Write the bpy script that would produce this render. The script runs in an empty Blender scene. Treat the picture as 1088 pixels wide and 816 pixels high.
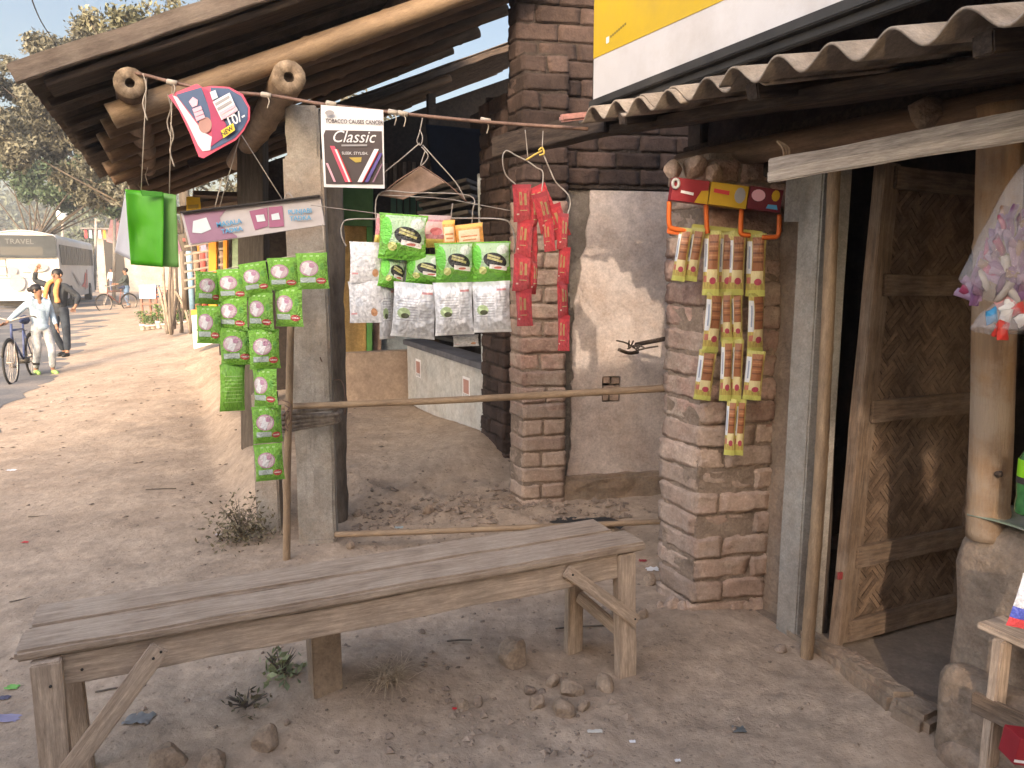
import bpy, bmesh, math, random
SUN_E = 1.02; EXPO = 1.38
import numpy as np
from mathutils import Vector, Matrix, noise, Euler
random.seed(7); RS = np.random.RandomState(5)
C = bpy.context.scene.collection
V = Vector
def nz(x, y, z=0.0): return noise.noise(V((x, y, z)))
# ---------------------------------------------------------------- camera model (matches the photograph)
PITCH = math.radians(8.7); F = 806.0; EYE = 1.5
cp, sp = math.cos(PITCH), math.sin(PITCH)
def ray(px, py):
    a = (px-544)/F; b = (408-py)/F
    return V((a, cp+b*sp, -sp+b*cp))
A = math.radians(24)
D_ = V((-math.sin(A), math.cos(A), 0)); N_ = V((math.cos(A), math.sin(A), 0))   # along the street / across it
U_ = V((math.cos(math.radians(12)), math.sin(math.radians(12)), 0))
UP = V((0, 0, 1)); EYEP = V((0, 0, EYE))
def SN(s, n, z=0.0): return D_*s + N_*n + V((0, 0, z))
def PY(px, py, Y):
    r = ray(px, py); return EYEP + r*(Y/r.y)
def PN(px, py, n):
    r = ray(px, py); return EYEP + r*(n/r.dot(N_))
def PS(px, py, s):
    r = ray(px, py); return EYEP + r*(s/r.dot(D_))
def ss(a, b, x):
    t = min(1, max(0, (x-a)/(b-a))); return t*t*(3-2*t)
def base_h(x, y):
    s = -x*math.sin(A)+y*math.cos(A); n = x*math.cos(A)+y*math.sin(A)
    h = -0.22*ss(0.3, -2.4, n)
    h += 0.2*ss(4.25, 4.95, s+0.12*nz(n*2, 3))*ss(0.2, 0.5, n+0.05*nz(s*2, 8))*ss(2.3, 2.0, n)   # raised mud floor
    h += 0.10*ss(3.6, 4.3, y)*ss(-0.9, -0.2, x)*ss(1.6, 1.2, x)
    h -= 0.03*math.exp(-((x-0.15)**2+(y-2.6)**2)/0.5)
    h += 0.05*math.exp(-((x-0.8)**2+(y-3.1)**2)/0.10)+0.05*math.exp(-((x-1.3)**2+(y-2.3)**2)/0.06)
    h += 0.03*math.exp(-((x+1.0)**2+(y-3.85)**2)/0.08)+0.085*math.exp(-((x+0.60)**2+(y-2.60)**2)/0.08)
    return h
def ground_h(x, y):
    h = base_h(x, y)
    d = math.hypot(x, y)
    n = x*math.cos(A)+y*math.sin(A)
    rough = ss(-1.6, -0.3, n) if y > 4 else (ss(-2.4, -0.4, n) if y > 3 else 1)
    if y > 4: rough = max(rough, 0.12 if n > -1.9 else 0)
    near = math.exp(-((x-0.0)**2/2.2+(y-2.1)**2/0.5))      # stony patch under the bench
    h += 0.030*nz(x*0.9, y*0.9, 1)*rough + 0.013*nz(x*3.1, y*3.1, 2)*rough
    if d < 9:
        h += (0.006+0.010*near)*nz(x*9, y*9, 3)*rough + (0.0025+0.006*near)*nz(x*27, y*27, 4)*rough
        mud = ss(3.9, 4.3, y)*ss(5.2, 4.7, y)*ss(-1.2, -0.8, x)*ss(0.9, 0.5, x)
        h += mud*(0.03*nz(x*7, y*7, 9)+0.018*abs(nz(x*17, y*17, 5)))
    return h
def G(px, py):
    r = ray(px, py); t = 1.0
    for i in range(60):
        p = EYEP+r*t
        e = p.z-base_h(p.x, p.y)
        if abs(e) < 1e-4: break
        t += e/max(0.03, -r.z)*0.8
    p.z = ground_h(p.x, p.y)
    return p
def proj(p):
    y = p.y*cp-(p.z-EYE)*sp; u = p.y*sp+(p.z-EYE)*cp
    return 544+F*p.x/y, 408-F*u/y
# ---------------------------------------------------------------- materials
def new_mat(name):
    m = bpy.data.materials.new(name); m.use_nodes = True
    nt = m.node_tree; return m, nt, nt.nodes, nt.links, nt.nodes['Principled BSDF']
def rgba(c): return (c[0], c[1], c[2], 1)
def M(name, c1, c2=None, scale=8, rough=0.85, bump=0.2, bscale=60, stretch=(1, 1, 1), metal=0, island=0, dirt=None, dscale=2.5, spec=0.3, coord='Object', damt=0.6, bdist=0.01, split=(0.35, 0.68)):
    m, nt, N, L, b = new_mat(name)
    c2 = c2 or tuple(x*0.8 for x in c1)
    tc = N.new('ShaderNodeTexCoord'); mp = N.new('ShaderNodeMapping'); mp.inputs['Scale'].default_value = stretch
    L.new(tc.outputs[coord], mp.inputs[0])
    n1 = N.new('ShaderNodeTexNoise'); n1.inputs['Scale'].default_value = scale; n1.inputs['Detail'].default_value = 8; n1.inputs['Roughness'].default_value = 0.62
    L.new(mp.outputs[0], n1.inputs['Vector'])
    r = N.new('ShaderNodeValToRGB'); r.color_ramp.elements[0].position = split[0]; r.color_ramp.elements[1].position = split[1]
    r.color_ramp.elements[0].color = rgba(c2); r.color_ramp.elements[1].color = rgba(c1)
    L.new(n1.outputs[0], r.inputs[0]); col = r.outputs[0]
    if island:
        g = N.new('ShaderNodeNewGeometry'); hs = N.new('ShaderNodeHueSaturation')
        mr = N.new('ShaderNodeMapRange'); mr.inputs[3].default_value = 1-island; mr.inputs[4].default_value = 1+island
        L.new(g.outputs['Random Per Island'], mr.inputs[0]); L.new(mr.outputs[0], hs.inputs['Value'])
        L.new(col, hs.inputs['Color']); col = hs.outputs[0]
    if dirt:
        n3 = N.new('ShaderNodeTexNoise'); n3.inputs['Scale'].default_value = dscale; n3.inputs['Detail'].default_value = 9; n3.inputs['Roughness'].default_value = 0.7
        L.new(tc.outputs[coord], n3.inputs['Vector'])
        r3 = N.new('ShaderNodeValToRGB'); r3.color_ramp.elements[0].position = 0.45; r3.color_ramp.elements[1].position = 0.62
        L.new(n3.outputs[0], r3.inputs[0])
        mm = N.new('ShaderNodeMath'); mm.operation = 'MULTIPLY'; mm.inputs[1].default_value = damt; L.new(r3.outputs[0], mm.inputs[0])
        mx = N.new('ShaderNodeMixRGB'); mx.inputs[2].default_value = rgba(dirt); L.new(mm.outputs[0], mx.inputs[0]); L.new(col, mx.inputs[1]); col = mx.outputs[0]
    if rough > .6 and scale < 25:
        for sc_, am in ((bscale*0.45, .20), (bscale*1.9, .20)):
            ng = N.new('ShaderNodeTexNoise'); ng.inputs['Scale'].default_value = sc_; ng.inputs['Detail'].default_value = 5; ng.inputs['Roughness'].default_value = 0.7
            L.new(mp.outputs[0], ng.inputs['Vector']); mr2 = N.new('ShaderNodeMapRange'); mr2.inputs[1].default_value = .3; mr2.inputs[2].default_value = .7; mr2.inputs[3].default_value = 1-am; mr2.inputs[4].default_value = 1+am*.8
            L.new(ng.outputs[0], mr2.inputs[0]); h2 = N.new('ShaderNodeHueSaturation'); L.new(mr2.outputs[0], h2.inputs['Value']); L.new(col, h2.inputs['Color']); col = h2.outputs[0]
    L.new(col, b.inputs['Base Color'])
    b.inputs['Roughness'].default_value = rough; b.inputs['Metallic'].default_value = metal
    b.inputs['Specular IOR Level'].default_value = spec
    if bump:
        n2 = N.new('ShaderNodeTexNoise'); n2.inputs['Scale'].default_value = bscale; n2.inputs['Detail'].default_value = 7; n2.inputs['Roughness'].default_value = 0.65
        L.new(mp.outputs[0], n2.inputs['Vector'])
        bp = N.new('ShaderNodeBump'); bp.inputs['Strength'].default_value = bump; bp.inputs['Distance'].default_value = bdist
        L.new(n2.outputs[0], bp.inputs['Height']); L.new(bp.outputs[0], b.inputs['Normal'])
    return m
def paint(name, base, shapes, rough=0.35, bump=0.25, bscale=14, metal=0, spec=0.5, fade=None):
    """printed film: flat coloured shapes in the object's own UV space"""
    m, nt, N, L, b = new_mat(name)
    tc = N.new('ShaderNodeTexCoord'); flat = N.new('ShaderNodeVectorMath'); flat.operation = 'MULTIPLY'; flat.inputs[1].default_value = (1, 1, 0)
    L.new(tc.outputs['UV'], flat.inputs[0])
    no = N.new('ShaderNodeTexNoise'); no.inputs['Scale'].default_value = 9; no.inputs['Detail'].default_value = 5
    L.new(flat.outputs[0], no.inputs['Vector'])
    rp = N.new('ShaderNodeValToRGB'); rp.color_ramp.elements[0].color = rgba([x*0.65 for x in base]); rp.color_ramp.elements[1].color = rgba(base)
    rp.color_ramp.elements[0].position = .35; rp.color_ramp.elements[1].position = .6
    L.new(no.outputs[0], rp.inputs[0]); col = rp.outputs[0]
    for sh in shapes:
        kind, cx, cy, rx, ry, c = sh[:6]
        src = flat.outputs[0]
        s1 = N.new('ShaderNodeVectorMath'); s1.operation = 'SUBTRACT'; s1.inputs[1].default_value = (cx, cy, 0); L.new(src, s1.inputs[0]); o = s1.outputs[0]
        if len(sh) > 6:
            vr = N.new('ShaderNodeVectorRotate'); vr.rotation_type = 'Z_AXIS'; vr.inputs['Angle'].default_value = sh[6]; L.new(o, vr.inputs[0]); o = vr.outputs[0]
        s2 = N.new('ShaderNodeVectorMath'); s2.operation = 'MULTIPLY'; s2.inputs[1].default_value = (1/rx, 1/ry, 0); L.new(o, s2.inputs[0])
        if kind == 'e':
            s3 = N.new('ShaderNodeVectorMath'); s3.operation = 'LENGTH'; L.new(s2.outputs[0], s3.inputs[0]); v = s3.outputs['Value']
        else:
            s3 = N.new('ShaderNodeVectorMath'); s3.operation = 'ABSOLUTE'; L.new(s2.outputs[0], s3.inputs[0])
            sx = N.new('ShaderNodeSeparateXYZ'); L.new(s3.outputs[0], sx.inputs[0])
            mxx = N.new('ShaderNodeMath'); mxx.operation = 'MAXIMUM'; L.new(sx.outputs[0], mxx.inputs[0]); L.new(sx.outputs[1], mxx.inputs[1]); v = mxx.outputs[0]
        lt = N.new('ShaderNodeMath'); lt.operation = 'LESS_THAN'; lt.inputs[1].default_value = 1; L.new(v, lt.inputs[0])
        mx = N.new('ShaderNodeMixRGB'); mx.inputs[2].default_value = rgba(c); L.new(lt.outputs[0], mx.inputs[0]); L.new(col, mx.inputs[1]); col = mx.outputs[0]
    oi = N.new('ShaderNodeObjectInfo'); mr = N.new('ShaderNodeMapRange'); mr.inputs[3].default_value = .80; mr.inputs[4].default_value = 1.10; L.new(oi.outputs['Random'], mr.inputs[0])
    hs = N.new('ShaderNodeHueSaturation'); hs.inputs['Saturation'].default_value = .92; L.new(mr.outputs[0], hs.inputs['Value']); L.new(col, hs.inputs['Color']); col = hs.outputs[0]
    L.new(col, b.inputs['Base Color']); b.inputs['Roughness'].default_value = rough; b.inputs['Metallic'].default_value = metal; b.inputs['Specular IOR Level'].default_value = spec
    if bump:
        n2 = N.new('ShaderNodeTexNoise'); n2.inputs['Scale'].default_value = bscale; L.new(tc.outputs['Object'], n2.inputs['Vector'])
        bp = N.new('ShaderNodeBump'); bp.inputs['Strength'].default_value = bump; bp.inputs['Distance'].default_value = 0.05; L.new(n2.outputs[0], bp.inputs['Height']); L.new(bp.outputs[0], b.inputs['Normal'])
    return m
DUST = (0.30, 0.235, 0.185)
m_plank = M('weathered_wood', (0.48, 0.365, 0.275), (0.27, 0.195, 0.142), 5, 0.9, 0.6, 26, (1.2, 14, 14), dirt=(0.50, 0.39, 0.30), dscale=3)
m_pale = M('pale_rough_timber', (0.56, 0.43, 0.325), (0.39, 0.29, 0.215), 5, 0.88, 0.45, 22, (1.0, 12, 12), dirt=DUST, dscale=5, damt=0.5)
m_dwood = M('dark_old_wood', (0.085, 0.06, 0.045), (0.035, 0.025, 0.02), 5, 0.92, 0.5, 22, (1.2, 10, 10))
m_mwood = M('brown_door_wood', (0.23, 0.155, 0.105), (0.11, 0.075, 0.052), 5, 0.88, 0.45, 24, (1.2, 12, 12), dirt=DUST, dscale=4, damt=0.4)
m_bamboo = M('old_bamboo', (0.40, 0.28, 0.175), (0.24, 0.16, 0.10), 4, 0.62, 0.3, 30, (1.0, 6, 6), dirt=(0.20, 0.14, 0.095), dscale=5, damt=0.45)
m_bamboo_d = M('sooty_bamboo', (0.20, 0.125, 0.08), (0.10, 0.065, 0.042), 4, 0.75, 0.3, 24, (1.0, 6, 6))
m_bamboo_b = M('thick_yellow_bamboo', (0.33, 0.20, 0.105), (0.18, 0.105, 0.06), 3, 0.6, 0.5, 30, (0.7, 8, 8), dirt=(0.34, 0.26, 0.19), dscale=4, damt=0.85)
m_endgrain = M('cut_bamboo_end', (0.36, 0.27, 0.185), (0.17, 0.12, 0.08), 22, 0.9, 0.6, 60)
m_hole = M('bamboo_hollow', (0.05, 0.035, 0.025), None, 20, 0.95, 0)
m_bark = M('grey_bark', (0.20, 0.165, 0.135), (0.09, 0.07, 0.055), 9, 0.95, 0.8, 18, (1, 1, 0.35), bdist=0.02)
m_conc = M('weathered_concrete', (0.42, 0.38, 0.335), (0.29, 0.255, 0.215), 6, 0.93, 0.5, 70, dirt=(0.36, 0.28, 0.215), dscale=2.2, damt=0.75)
m_conc_g = M('grey_concrete', (0.36, 0.335, 0.30), (0.25, 0.23, 0.205), 5, 0.93, 0.4, 60, dirt=(0.32, 0.26, 0.21), dscale=1.7)
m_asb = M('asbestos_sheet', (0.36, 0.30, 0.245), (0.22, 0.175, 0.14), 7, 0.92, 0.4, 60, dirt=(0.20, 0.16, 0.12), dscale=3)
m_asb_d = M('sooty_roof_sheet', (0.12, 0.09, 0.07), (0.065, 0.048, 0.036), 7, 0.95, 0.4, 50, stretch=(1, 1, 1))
m_edge = M('roof_edge_board', (0.22, 0.17, 0.135), (0.13, 0.10, 0.08), 4, 0.92, 0.4, 30, (1, 8, 8), dirt=(0.27, 0.22, 0.18))
m_brick = M('dusty_brick', (0.47, 0.315, 0.25), (0.35, 0.215, 0.17), 9, 0.95, 0.8, 40, island=0.20, dirt=(0.45, 0.355, 0.285), dscale=3.2, damt=0.95, bdist=.02)
m_brick_mud = M('mud_washed_brick', (0.49, 0.375, 0.305), (0.38, 0.28, 0.22), 8, 0.96, 0.8, 50, island=0.14, dirt=(0.38, 0.25, 0.195), dscale=5, damt=0.5)
m_brick_d = M('shaded_sooty_brick', (0.085, 0.056, 0.046), (0.045, 0.03, 0.026), 8, 0.95, 0.9, 50, island=0.35)  # soot, plus the roof's shade darkened into the brick colour
m_mud = M('mud_mortar', (0.35, 0.265, 0.205), (0.25, 0.185, 0.14), 12, 0.97, 0.9, 50, bdist=0.02)
m_mudd = M('shaded_sooty_mortar', (0.07, 0.052, 0.042), (0.035, 0.026, 0.022), 12, 0.97, 0.9, 50, bdist=0.02)  # mortar to match: colour holds roof shade as well as soot
m_tbark = M('tree_bark', (0.11, 0.09, 0.07), (0.05, 0.04, 0.032), 4, 0.95, 0.8, 9, (1, 1, 0.35), bdist=0.03)
m_mudp = M('mud_plaster', (0.36, 0.275, 0.205), (0.25, 0.185, 0.135), 7, 0.96, 0.9, 30, dirt=(0.30, 0.20, 0.14), dscale=4, bdist=0.02)
m_plaster = M('old_lime_plaster', (0.66, 0.575, 0.53), (0.48, 0.40, 0.355), 3.0, 0.93, 0.5, 40, dirt=(0.45, 0.34, 0.275), dscale=4.2, damt=0.6)
m_cement = M('rough_grey_render', (0.27, 0.24, 0.215), (0.18, 0.155, 0.135), 9, 0.95, 0.9, 45, bdist=0.015)
m_wire = M('galvanised_wire', (0.42, 0.39, 0.36), (0.25, 0.21, 0.18), 30, 0.5, 0, metal=0.4)
m_wire_r = M('rusty_wire', (0.26, 0.16, 0.12), (0.15, 0.09, 0.07), 30, 0.7, 0, metal=0.2)
m_string = M('pale_string', (0.50, 0.43, 0.35), None, 30, 0.9, 0)
m_rag = M('grey_rag_tie', (0.34, 0.29, 0.24), (0.15, 0.12, 0.10), 30, 0.95, 0.6, 60)
m_red = M('red_paint', (0.55, 0.03, 0.04), None, 5, 0.5, 0)
m_black = M('black_frame', (0.025, 0.024, 0.024), (0.05, 0.047, 0.044), 5, 0.6, 0.1)
m_white = M('white_print', (0.80, 0.79, 0.77), (0.70, 0.69, 0.67), 4, 0.5, 0)
m_iron = M('dark_iron', (0.06, 0.055, 0.05), None, 8, 0.6, 0.1, metal=0.5)
m_rubber = M('tyre_rubber', (0.03, 0.03, 0.03), None, 8, 0.8, 0.1)
# ---------------------------------------------------------------- object helpers
def tag(o, label=None, cat=None, group=None, kind=None):
    if label: o['label'] = label
    if cat: o['category'] = cat
    if group: o['group'] = group
    if kind: o['kind'] = kind
    return o
def empty(name, loc, label=None, cat=None, group=None):
    o = bpy.data.objects.new(name, None); C.objects.link(o); o.location = loc; o.empty_display_size = 0.1
    return tag(o, label, cat, group)
def link(name, me, mats, parent=None, mw=None, label=None):
    o = bpy.data.objects.new(name, me); C.objects.link(o)
    if mats is not None:
        for m in (mats if isinstance(mats, (list, tuple)) else [mats]): me.materials.append(m)
    if mw is not None: o.matrix_basis = mw
    if parent: attach(o, parent)
    if label: o['label'] = label
    return o
def wmat(o):
    m = o.matrix_basis.copy()
    if o.parent: m = wmat(o.parent) @ o.matrix_parent_inverse @ m
    return m
def attach(o, parent):
    o.parent = parent; o.matrix_parent_inverse = wmat(parent).inverted()
def children(o): return [c for c in list(C.objects) if c.parent == o]
def copy_tree(o, parent=None):
    c = o.copy(); C.objects.link(c)
    if parent: c.parent = parent; c.matrix_parent_inverse = o.matrix_parent_inverse.copy()
    for ch in children(o): copy_tree(ch, c)
    return c
def shade(me, on=True):
    me.polygons.foreach_set('use_smooth', [on]*len(me.polygons)); me.update()
def mesh(name, vs, fs, smooth=False, uvs=None):
    me = bpy.data.meshes.new(name); me.from_pydata([tuple(v) for v in vs], [], fs); me.update()
    if uvs is not None:
        uvl = me.uv_layers.new(name='UVMap')
        for i, l in enumerate(me.loops): uvl.data[i].uv = uvs[l.vertex_index]
    shade(me, smooth); return me
def frame(o, x, y):
    x = V(x).normalized(); z = x.cross(V(y)).normalized(); y = z.cross(x)
    return Matrix((( x.x, y.x, z.x, o[0]), (x.y, y.y, z.y, o[1]), (x.z, y.z, z.z, o[2]), (0, 0, 0, 1)))
def bm_box(bm, c, d, M4=None, jit=0.0):
    r = bmesh.ops.create_cube(bm, size=1)['verts']
    for v in r:
        v.co = V((v.co.x*d[0]+c[0], v.co.y*d[1]+c[1], v.co.z*d[2]+c[2]))
        if jit: v.co += V((random.uniform(-jit, jit), random.uniform(-jit, jit), random.uniform(-jit, jit)))
        if M4: v.co = M4 @ v.co
    return r
def finish(bm, name, bevel=0, seg=2, smooth=False, sub=0, rough=0, rs=8):
    if bevel: bmesh.ops.bevel(bm, geom=bm.edges[:], offset=bevel, segments=seg, affect='EDGES', profile=0.6)
    if sub: bmesh.ops.subdivide_edges(bm, edges=bm.edges[:], cuts=sub, use_grid_fill=True)
    if rough:
        bm.normal_update(); ns = [v.normal.copy() for v in bm.verts]
        for v, nn in zip(bm.verts, ns): v.co += nn*rough*(noise.noise(v.co*rs)+0.5*noise.noise(v.co*rs*3))
    me = bpy.data.meshes.new(name); bm.to_mesh(me); bm.free(); shade(me, smooth); return me
def beam(name, p0, p1, w, h, mat, parent=None, up=UP, bevel=0.004, rough=0.0, label=None, segs=6):
    """sawn timber between two points, w across, h along `up`; grain runs along local x"""
    p0, p1 = V(p0), V(p1); x = (p1-p0); Lg = x.length; x.normalize()
    y = V(up).cross(x)
    if y.length < 1e-4: y = V((1, 0, 0)).cross(x)
    mw = frame((p0+p1)/2, x, y)
    bm = bmesh.new(); bm_box(bm, (0, 0, 0), (Lg, w, h), jit=min(w, h)*0.03)
    if bevel: bmesh.ops.bevel(bm, geom=bm.edges[:], offset=min(bevel, w*0.3, h*0.3), segments=2, affect='EDGES')
    if rough:
        ed = [e for e in bm.edges if abs((e.verts[0].co-e.verts[1].co).x) > Lg*0.5]
        bmesh.ops.subdivide_edges(bm, edges=ed, cuts=max(3, int(Lg/0.06)), use_grid_fill=True)
        k = random.uniform(0, 50)
        for v in bm.verts: v.co += V((0, nz(v.co.x*4, k, v.co.z*20)*rough, nz(v.co.x*5, k+9, v.co.y*20)*rough))
    me = finish(bm, name)
    return link(name, me, mat, parent, mw, label)
def tube_geo(pts, rad, sides=8, closed=False):
    pts = [V(p) for p in pts]; n = len(pts); vs = []; fs = []
    up = None
    for i, p in enumerate(pts):
        if closed: t = pts[(i+1) % n]-pts[i-1]
        else: t = pts[min(i+1, n-1)]-pts[max(i-1, 0)]
        t.normalize()
        if up is None:
            up = t.orthogonal().normalized()
        up = (up - t*up.dot(t)); up.normalize(); q = t.cross(up)
        r = rad[i] if isinstance(rad, (list, tuple)) else rad
        for k in range(sides):
            a = 2*math.pi*k/sides; vs.append(p+(up*math.cos(a)+q*math.sin(a))*r)
    m = n if closed else n-1
    for i in range(m):
        for k in range(sides):
            a = i*sides+k; b = i*sides+(k+1) % sides; j = ((i+1) % n)*sides
            fs.append((a, b, j+(k+1) % sides, j+k))
    if not closed:
        fs.append(tuple(reversed(range(sides)))); fs.append(tuple(range((n-1)*sides, n*sides)))
    return vs, fs
def tube(name, pts, r, mat, parent=None, sides=6, closed=False, label=None):
    vs, fs = tube_geo(pts, r, sides, closed)
    return link(name, mesh(name, vs, fs, True), mat, parent, None, label)
def multi(geos):
    vs = []; fs = []
    for v, f in geos:
        o = len(vs); vs += list(v); fs += [tuple(i+o for i in q) for q in f]
    return vs, fs
def box_geo(c, d, M4=None):
    vs = []
    for sx in (-.5, .5):
        for sy in (-.5, .5):
            for sz in (-.5, .5):
                p = V((c[0]+sx*d[0], c[1]+sy*d[1], c[2]+sz*d[2])); vs.append(M4 @ p if M4 else p)
    return vs, [(0, 1, 3, 2), (4, 6, 7, 5), (0, 4, 5, 1), (2, 3, 7, 6), (0, 2, 6, 4), (1, 5, 7, 3)]
def smoothpts(pts, n=6):
    pts = [V(p) for p in pts]; out = []
    for i in range(len(pts)-1):
        p0 = pts[max(i-1, 0)]; p1 = pts[i]; p2 = pts[i+1]; p3 = pts[min(i+2, len(pts)-1)]
        for k in range(n):
            t = k/n
            out.append(0.5*((2*p1)+(p2-p0)*t+(2*p0-5*p1+4*p2-p3)*t*t+(-p0+3*p1-3*p2+p3)*t**3))
    out.append(pts[-1]); return out
def bamboo(name, p0, p1, r, mat, parent=None, bend=0.01, node=0.32, label=None, sides=14, taper=0.9, hollow=True):
    p0, p1 = V(p0), V(p1); x = p1-p0; Lg = x.length; x.normalize()
    y = x.orthogonal().normalized(); mw = frame(p0, x, y)
    n = max(12, int(Lg/0.025)); ph = random.uniform(0, node); k = random.uniform(0, 99); vs = []; fs = []
    for i in range(n+1):
        t = i/n; s = t*Lg
        dn = ((s+ph) % node); dn = min(dn, node-dn)
        rr = r*(1+(taper-1)*t)*(1+0.13*math.exp(-(dn/0.009)**2)-0.03*math.exp(-(dn/0.03)**2)+0.02*nz(s*3, k))
        cy = bend*math.sin(math.pi*t)*nz(k, 1)*2+0.4*r*nz(s*1.7, k)*t*(1-t)*4; cz = bend*math.sin(math.pi*t*1.3)*nz(k, 5)*2
        for j in range(sides):
            a = 2*math.pi*j/sides; vs.append(V((s, cy+rr*math.cos(a), cz+rr*math.sin(a)*0.97)))
    for i in range(n):
        for j in range(sides):
            fs.append((i*sides+j, i*sides+(j+1) % sides, (i+1)*sides+(j+1) % sides, (i+1)*sides+j))
    mi = [0]*len(fs)
    for e in (0, n):
        b = e*sides; cen = sum((vs[b+j] for j in range(sides)), V((0, 0, 0)))/sides; s0 = len(vs)
        for j in range(sides): vs.append(cen+(vs[b+j]-cen)*(0.30+.05*nz(j*.9, k)))
        dx = 0.03 if e == 0 else -0.03
        for j in range(sides): vs.append(cen+(vs[b+j]-cen)*0.24+V((dx, 0, 0)))
        for j in range(sides):
            j2 = (j+1) % sides
            fs.append((b+j, b+j2, s0+j2, s0+j)); mi.append(1)
            fs.append((s0+j, s0+j2, s0+sides+j2, s0+sides+j)); mi.append(2)
        fs.append(tuple(s0+sides+j for j in range(sides))); mi.append(2)
    me = mesh(name, vs, fs, True)
    me.polygons.foreach_set('material_index', mi)
    bm = bmesh.new(); bm.from_mesh(me); bmesh.ops.recalc_face_normals(bm, faces=bm.faces[:]); bm.to_mesh(me); bm.free()
    return link(name, me, [mat, m_endgrain, m_hole], parent, mw, label)
def panel(name, poly, mw, thick, mat, parent=None, z0=0.0, bevel=0, label=None):
    """flat outline poly (2D, local xy) extruded from z0 to z0+thick"""
    n = len(poly)
    xs = [p[0] for p in poly]; ys = [p[1] for p in poly]; w = max(xs)-min(xs) or 1; h = max(ys)-min(ys) or 1
    vs = [V((p[0], p[1], z0)) for p in poly]+[V((p[0], p[1], z0+thick)) for p in poly]
    uv = [((p[0]-min(xs))/w, (p[1]-min(ys))/h) for p in poly]*2
    fs = [tuple(reversed(range(n))), tuple(range(n, 2*n))]+[(i, (i+1) % n, n+(i+1) % n, n+i) for i in range(n)]
    return link(name, mesh(name, vs, fs, False, uv), mat, parent, mw, label)
def rect(x0, y0, x1, y1): return [(x0, y0), (x1, y0), (x1, y1), (x0, y1)]
def ellp(cx, cy, rx, ry, n=24): return [(cx+rx*math.cos(2*math.pi*i/n), cy+ry*math.sin(2*math.pi*i/n)) for i in range(n)]
def rrect(x0, y0, x1, y1, r, n=4):
    out = []
    for cx, cy, a in ((x1-r, y0+r, -90), (x1-r, y1-r, 0), (x0+r, y1-r, 90), (x0+r, y0+r, 180)):
        for i in range(n+1):
            t = math.radians(a+90*i/n); out.append((cx+r*math.cos(t), cy+r*math.sin(t)))
    return out
def text(s, size, mw, x, y, mat, parent=None, z=0.002, shear=0.0, name='lettering', squash=1.0, bold=0.0, align='LEFT', rot=0, label=None):
    cu = bpy.data.curves.new('t', 'FONT'); cu.body = s; cu.size = size; cu.shear = shear; cu.extrude = 0.0006; cu.offset = bold; cu.resolution_u = 3
    cu.align_x = align
    ob = bpy.data.objects.new('t', cu); C.objects.link(ob)
    dg = bpy.context.evaluated_depsgraph_get(); me = bpy.data.meshes.new_from_object(ob.evaluated_get(dg)); me.name = name
    bpy.data.objects.remove(ob); bpy.data.curves.remove(cu)
    me.materials.clear()
    T = mw @ Matrix.Translation((x, y, z)) @ Matrix.Rotation(rot, 4, 'Z') @ Matrix.Diagonal((squash, 1, 1, 1))
    return link(name, me, mat, parent, T, label)
def pouch(w, h, t, nx=10, ny=14, seed=0, curl=0.0, seal=0.09, crimp=True):
    """filled sachet: two puffed sheets meeting at the seals. local x across, y up, z out"""
    vs = []; uv = []; fs = []
    for side in (1, -1):
        for j in range(ny+1):
            for i in range(nx+1):
                u = i/nx*2-1; v = j/ny*2-1
                e = max(0, 1-abs(u)**3.0)*max(0, 1-(max(0, abs(v))/(1-seal))**3) if abs(v) < 1-seal else 0
                e = e**0.7
                nx_ = nz(u*2.3+seed, v*2.3, seed*1.7)
                z = side*(t*0.5*e*(1+0.35*nx_)+0.0006)+0.0025*nz(u*5+seed, v*3, 4)+(0.0015*math.sin(u*30) if crimp and abs(v) > 1-seal else 0)
                pinch = 1-0.10*(1-abs(v)**2)*e+0.0
                x = u*w/2*(0.94+0.06*abs(v)**4)*(1+0.02*nx_)
                y = v*h/2*(1-0.03*e)+0.003*nz(u*3, seed, v)
                z += curl*(u*u)*side*0 + curl*u*abs(u)
                vs.append(V((x, y, z))); uv.append((i/nx, j/ny))
        o = 0 if side == 1 else (nx+1)*(ny+1)
        for j in range(ny):
            for i in range(nx):
                a = o+j*(nx+1)+i; q = (a, a+1, a+nx+2, a+nx+1)
                fs.append(q if side == 1 else tuple(reversed(q)))
    return mesh('pouch', vs, fs, True, uv)
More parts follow.
